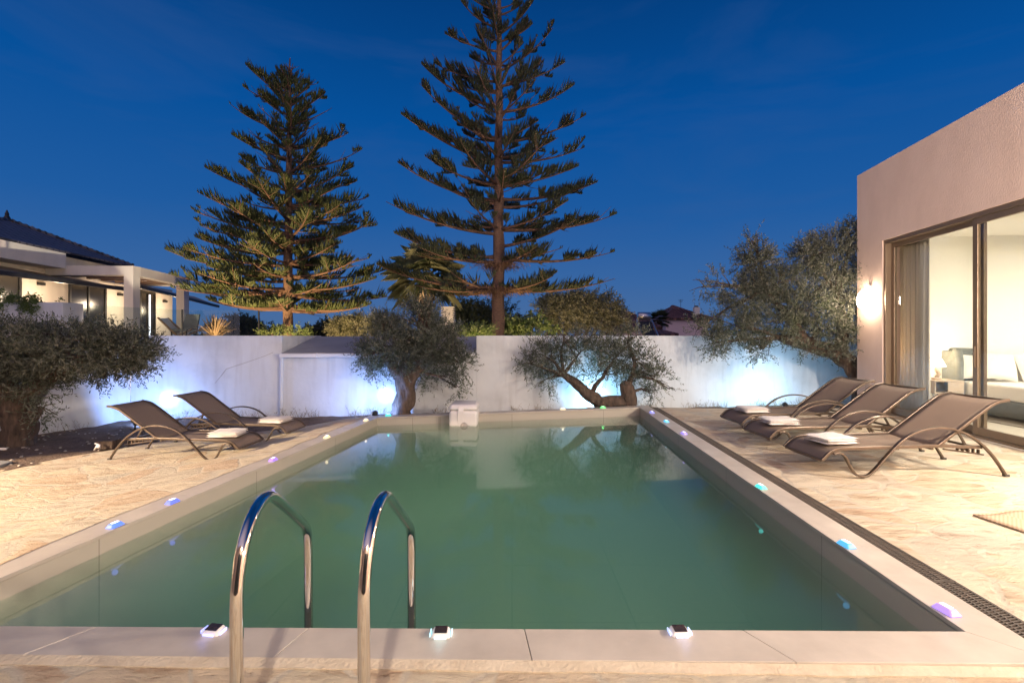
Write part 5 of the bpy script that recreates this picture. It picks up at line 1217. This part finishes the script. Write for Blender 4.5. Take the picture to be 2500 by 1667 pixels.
awning(p0, p1, Vector((HX(18.6)+.03, 18.6, 3.50)), Vector((HX(25.5)+.03, 25.5, 3.45)), 'farther awning reaching out beyond the pergola towards the pine')
# sconces
for (x, y, yy, on, lab) in ((123, 693, 15.9, 1, 'small dark wall sconce left of the large dark window'), (301, 719, 19.7, 1, 'small dark wall sconce beside the pergola post'), (404, 736, 22.8, 1, 'small dark wall sconce at the far end of the facade')):
    z = CZ-(y-HY)/F*yy; c = Vector((HX(yy)+.002, yy, z)); t = thing('wall_sconce', lab, 'sconce', c, 0, 'sconces on the neighbour facade')
    mb = MB(); mb.box(c.x, c.x+.10, yy-.11, yy+.11, z-.05, z+.05); mb.build('housing', M['dark_metal'], t, world=True)
    light('sconce_light', 'POINT', c+Vector((.95, -.3, -.45)), P['sconce'], (1, .76, .52), t, .15)
# glass railing
gr = thing('glass_railing', 'frameless glass railing along the neighbour terrace edge', 'railing', (-11, 15, TZ))
rp = [Vector((-12.2, 13.2)), Vector((-11.0, 16.4)), Vector((-8.6, 16.7))]
for k, (a, b) in enumerate(((rp[0], rp[1]), (rp[1], rp[2]))):
    m = 3
    for i in range(m):
        p, q = a.lerp(b, i/m+.004), a.lerp(b, (i+1)/m-.004); mb = MB(); mb.bar((p.x, p.y, 1.78), (q.x, q.y, 1.78), .012, 1.05); mb.build('glass_panel', M['rail_glass'], gr, world=True)
for p in (rp[1], rp[2], rp[0]): mb = MB(); mb.box(p.x-.02, p.x+.02, p.y-.02, p.y+.02, .8, 2.32); mb.build('post', M['dark_metal'], gr, world=True)
mb = MB(); mb.hexa([(-12.3, 13.2, -.3), (-11.1, 16.45, -.3), (-8.6, 16.75, -.3), (-8.6, 17.2, -.3), (-12.3, 13.2, 1.24), (-11.1, 16.45, 1.24), (-8.6, 16.75, 1.24), (-8.6, 17.2, 1.24)])
mb = MB(); mb.box(-11.2, -8.4, 16.5, 18.5, -.3, 1.22); structure(mb.build('terrace_edge', M['house_white']))
# wooden deckchair + grey chair on the terrace
c = Vector((-11.7, 17.0, TZ+.02)); dc = thing('deck_chair', 'folding wooden deck chair on the neighbour terrace', 'deck chair', c)
mb = MB()
for s in (0, .5): mb.bar(c+Vector((-.55, s, .85)), c+Vector((.35, s, 0)), .04, .05); mb.bar(c+Vector((-.35, s+.05, 0)), c+Vector((.6, s+.05, .45)), .04, .05)
mb.build('frame', M['wood'], dc, world=True)
mb = MB(); mb.add([c+Vector((-.53, .02, .83)), c+Vector((-.53, .5, .83)), c+Vector((-.05, .5, .25)), c+Vector((-.05, .02, .25)), c+Vector((.55, .5, .42)), c+Vector((.55, .02, .42))], [(0, 1, 2, 3), (3, 2, 4, 5)]); o = mb.build('canvas', M['linen'], dc, world=True); m = o.modifiers.new('thickness', 'SOLIDIFY'); m.thickness = .01
c = D(450, 800, 17.3); c.z = TZ+.02; sc_ = thing('garden_chair', 'grey garden chair behind the far pergola post', 'chair', c)
mb = MB(); mb.box(c.x-.28, c.x+.28, c.y-.3, c.y+.3, c.z+.38, c.z+.46); mb.build('seat', M['headboard'], sc_, world=True, bevel=.02)
mb = MB(); mb.hexa([c+Vector((-.28, .25, .46)), c+Vector((.28, .25, .46)), c+Vector((.28, .32, .46)), c+Vector((-.28, .32, .46)), c+Vector((-.24, .45, 1.0)), c+Vector((.24, .45, 1.0)), c+Vector((.24, .52, 1.0)), c+Vector((-.24, .52, 1.0))]); mb.build('backrest', M['headboard'], sc_, world=True)
for sx_ in (-.26, .26):
    for sy_ in (-.28, .28): mb = MB(); mb.bar(c+Vector((sx_, sy_, 0)), c+Vector((sx_, sy_, .38)), .03, .03); mb.build('leg', M['dark_metal'], sc_, world=True)

# ------------------------------------------------------------------ warm garden spots that light the pines from below (hidden by the wall)
def uplight(x, y, target, power, label, col=(1.0, .70, .34), spot=95):
    t = thing('garden_uplight', label, 'garden light', (x, y, -.34), 0, 'warm uplights in the neighbour garden')
    mb = MB(); mb.tube([(x, y, -.36), (x, y, -.18)], .012, 6); mb.tube([(x, y, -.2), (x, y, -.08)], [.03, .06], 12); mb.build('housing', M['dark_metal'], t, world=True)
    light('uplight_beam', 'SPOT', (x, y, .02), power, col, t, .06, spot=spot, blend=.6, target=target)
uplight(-7.2, 12.4, (-7.2, 16, 3.0), P['uplight']*1.35, 'warm ground spotlight aimed at the shorter pine', spot=100)
uplight(-1.2, 13.1, (-.4, 14.8, 3.6), P['uplight']*.35, 'warm ground spotlight beside the taller pine', spot=95)
uplight(1.6, 13.4, (2.4, 16.8, 2.0), P['uplight']*.22, 'warm ground spotlight in front of the pale olive beyond the wall')
uplight(-10.4, 12.6, (-12.8, 16.2, 2.9), P['uplight']*.75, 'unseen warm spotlight added to brighten the neighbour pergola', (1.0, .80, .62), 90)  # extra spot added to brighten the pergola front, hidden by the wall
uplight(-4.6, 14.0, (-4.4, 17, 1.2), P['uplight']*.12, 'warm ground spotlight by the dry hedge')

# ------------------------------------------------------------------ chimney, solar tank, far houses
c = D(1094, 819, 16.3); ch = thing('vent_chimney', 'white louvred barbecue chimney beside the bushy olive crown', 'chimney', (c.x, c.y, -.34))
mb = MB(); mb.box(c.x-.20, c.x+.20, c.y-.2, c.y+.2, -.34, 2.05); mb.build('stack', M['house_white'], ch, world=True)
mb = MB()
for k in range(5): z = 2.06+k*.075; mb.box(c.x-.21, c.x+.21, c.y-.21, c.y+.21, z, z+.035)
mb.box(c.x-.16, c.x+.16, c.y-.16, c.y+.16, 2.05, 2.40); mb.build('louvres', M['house_white'], ch, world=True)
dS = 22.0; a = D(1557, 819, dS); sw = thing('solar_water_heater', 'steel solar water tank on a frame above the wall', 'water heater', (D(1572, 819, dS).x, dS, -.3))
tz = CZ-(772-HY)/F*dS; x0, x1 = D(1556, 0, dS).x, D(1588, 0, dS).x
mb = MB(); mb.tube([(x0, dS, tz), (x0+.02, dS, tz), (x1-.02, dS, tz), (x1, dS, tz)], [.10, .185, .185, .10], 20); mb.build('tank', M['steel'], sw, world=True, smooth=True)
mb = MB(); mb.hexa([(x0+.02, dS-1.3, tz-1.35), (x1-.02, dS-1.3, tz-1.35), (x1-.02, dS-.15, tz-.3), (x0+.02, dS-.15, tz-.3), (x0+.02, dS-1.35, tz-1.28), (x1-.02, dS-1.35, tz-1.28), (x1-.02, dS-.2, tz-.23), (x0+.02, dS-.2, tz-.23)]); mb.build('collector', M['dark_glass'], sw, world=True)
mb = MB()
for x in (x0-.02, x1+.02): mb.bar((x-.18*(1 if x < x0 else -1)*1, dS-1.4, tz-1.5), (x, dS-.1, tz-.15), .04, .04); mb.bar((x, dS+.1, -.3), (x, dS, tz-.1), .04, .04); mb.bar((x-.2*(1 if x < x0 else -1), dS-1.4, -.3), (x-.18*(1 if x < x0 else -1), dS-1.4, tz-1.5), .04, .04)
mb.build('stand', M['steel'], sw, world=True)
def hip_house(name, label, x0, x1, yeave, yridge, dist, depth, wallm, roofm, ridge_frac=(.3, .7), over=.35, base=-.34):
    a = D(x0, yeave, dist); b = D(x1, yeave, dist); zr_ = CZ-(yridge-HY)/F*(dist+depth/2)
    t = thing(name, label, 'house', ((a.x+b.x)/2, dist, base), 0, 'houses beyond the wall')
    mb = MB(); mb.box(a.x+over, b.x-over, dist+over, dist+depth-over, base, a.z-.02); mb.build('wall', wallm, t, world=True)
    mb = MB(); w = b.x-a.x; r0 = Vector((a.x+w*ridge_frac[0], dist+depth/2, zr_)); r1 = Vector((a.x+w*ridge_frac[1], dist+depth/2, zr_))
    A_, B_, C2, D2 = Vector((a.x, dist, a.z)), Vector((b.x, dist, a.z)), Vector((b.x, dist+depth, a.z)), Vector((a.x, dist+depth, a.z))
    mb.add([A_, B_, C2, D2, r0, r1], [(0, 1, 5, 4), (1, 2, 5), (2, 3, 4, 5), (3, 0, 4)])
    o = mb.build('roof', roofm, t, world=True); m = o.modifiers.new('thickness', 'SOLIDIFY'); m.thickness = .12
    mb = MB(); mb.tube([A_, r0], .1, 6); mb.tube([B_, r1], .1, 6); mb.tube([r0, r1], .1, 6)
    n = 26
    for i in range(1, n):
        s = i/n; p = A_.lerp(B_, s); q = Vector((p.x, 0, 0))
        if p.x < r0.x: f = (p.x-A_.x)/(r0.x-A_.x)
        elif p.x > r1.x: f = (B_.x-p.x)/(B_.x-r1.x)
        else: f = 1
        top_ = Vector((p.x, dist+depth/2*f, a.z+(zr_-a.z)*f)); mb.tube([p, top_+Vector((0, 0, .03))], .055, 5)
    mb.build('tile_rows', roofm, t, world=True); return t, a, b, zr_
t, a, b, zr_ = hip_house('pink_house', 'pink walled house with clay hip roof right of the small palm', 1619, 1740, 777, 754, 40, 6, M['pink'], M['terracotta'], (.42, .6), .3)
p = D(1700, 770, 41.2); mb = MB(); mb.box(p.x-.22, p.x+.22, p.y-.2, p.y+.2, p.z-.4, CZ-(750-HY)/F*41.2); c_ = mb.build('chimney', M['house_white'], t, world=True)
mb = MB(); zt = CZ-(750-HY)/F*41.2; mb.tube([(p.x, p.y, zt), (p.x, p.y, zt+.12)], .16, 10); o = mb.build('cowl', M['dark_metal'], c_); o.data.transform(Matrix.Translation(-t.location))
t, a, b, zr_ = hip_house('white_house', 'small white upper storey with clay roof above the pink house', 1633, 1671, 756, 747, 50, 2.5, M['gutter'], M['terracotta'], (.45, .55), .12)
mb = MB(); 
for xx in (1642, 1660): q = D(xx, 764, 50.1); mb.box(q.x-.12, q.x+.12, 50.09, 50.118, q.z-.2, q.z+.25)
mb.build('window', M['dark_glass'], t, world=True)
hip_house('tiled_house', 'low clay tiled roof showing just above the wall below the solar tank', 1570, 1655, 817, 796, 30, 5, M['pink'], M['terracotta'], (.12, .2), .3)
hip_house('tiled_house', 'dark clay roofed house behind the solar tank', 1515, 1615, 800, 763, 27, 5, M['pink'], M['terracotta'], (.1, .45), .3)
c = D(1662, 760, 48); mb = MB(); mb.tube([(c.x, c.y, c.z-1), (c.x, c.y, c.z+1.15)], .02, 5)
for k, w in enumerate((.5, .4, .3)): mb.tube([(c.x-w/2, c.y, c.z+1.1-k*.1), (c.x+w/2, c.y, c.z+1.14-k*.1)], .012, 4)
tag(mb.build('tv_antenna', M['dark_metal']), 'thin television antenna above the pink house roof', 'antenna')
mb = MB(); p = D(740, 797, 26); q = D(1240, 808, 22); mb.tube([p.lerp(q, i/12)-Vector((0, 0, .25*math.sin(math.pi*i/12))) for i in range(13)], .012, 4)
tag(mb.build('overhead_cable', M['cable']), 'thin overhead cable beyond the wall between the pines', 'cable')
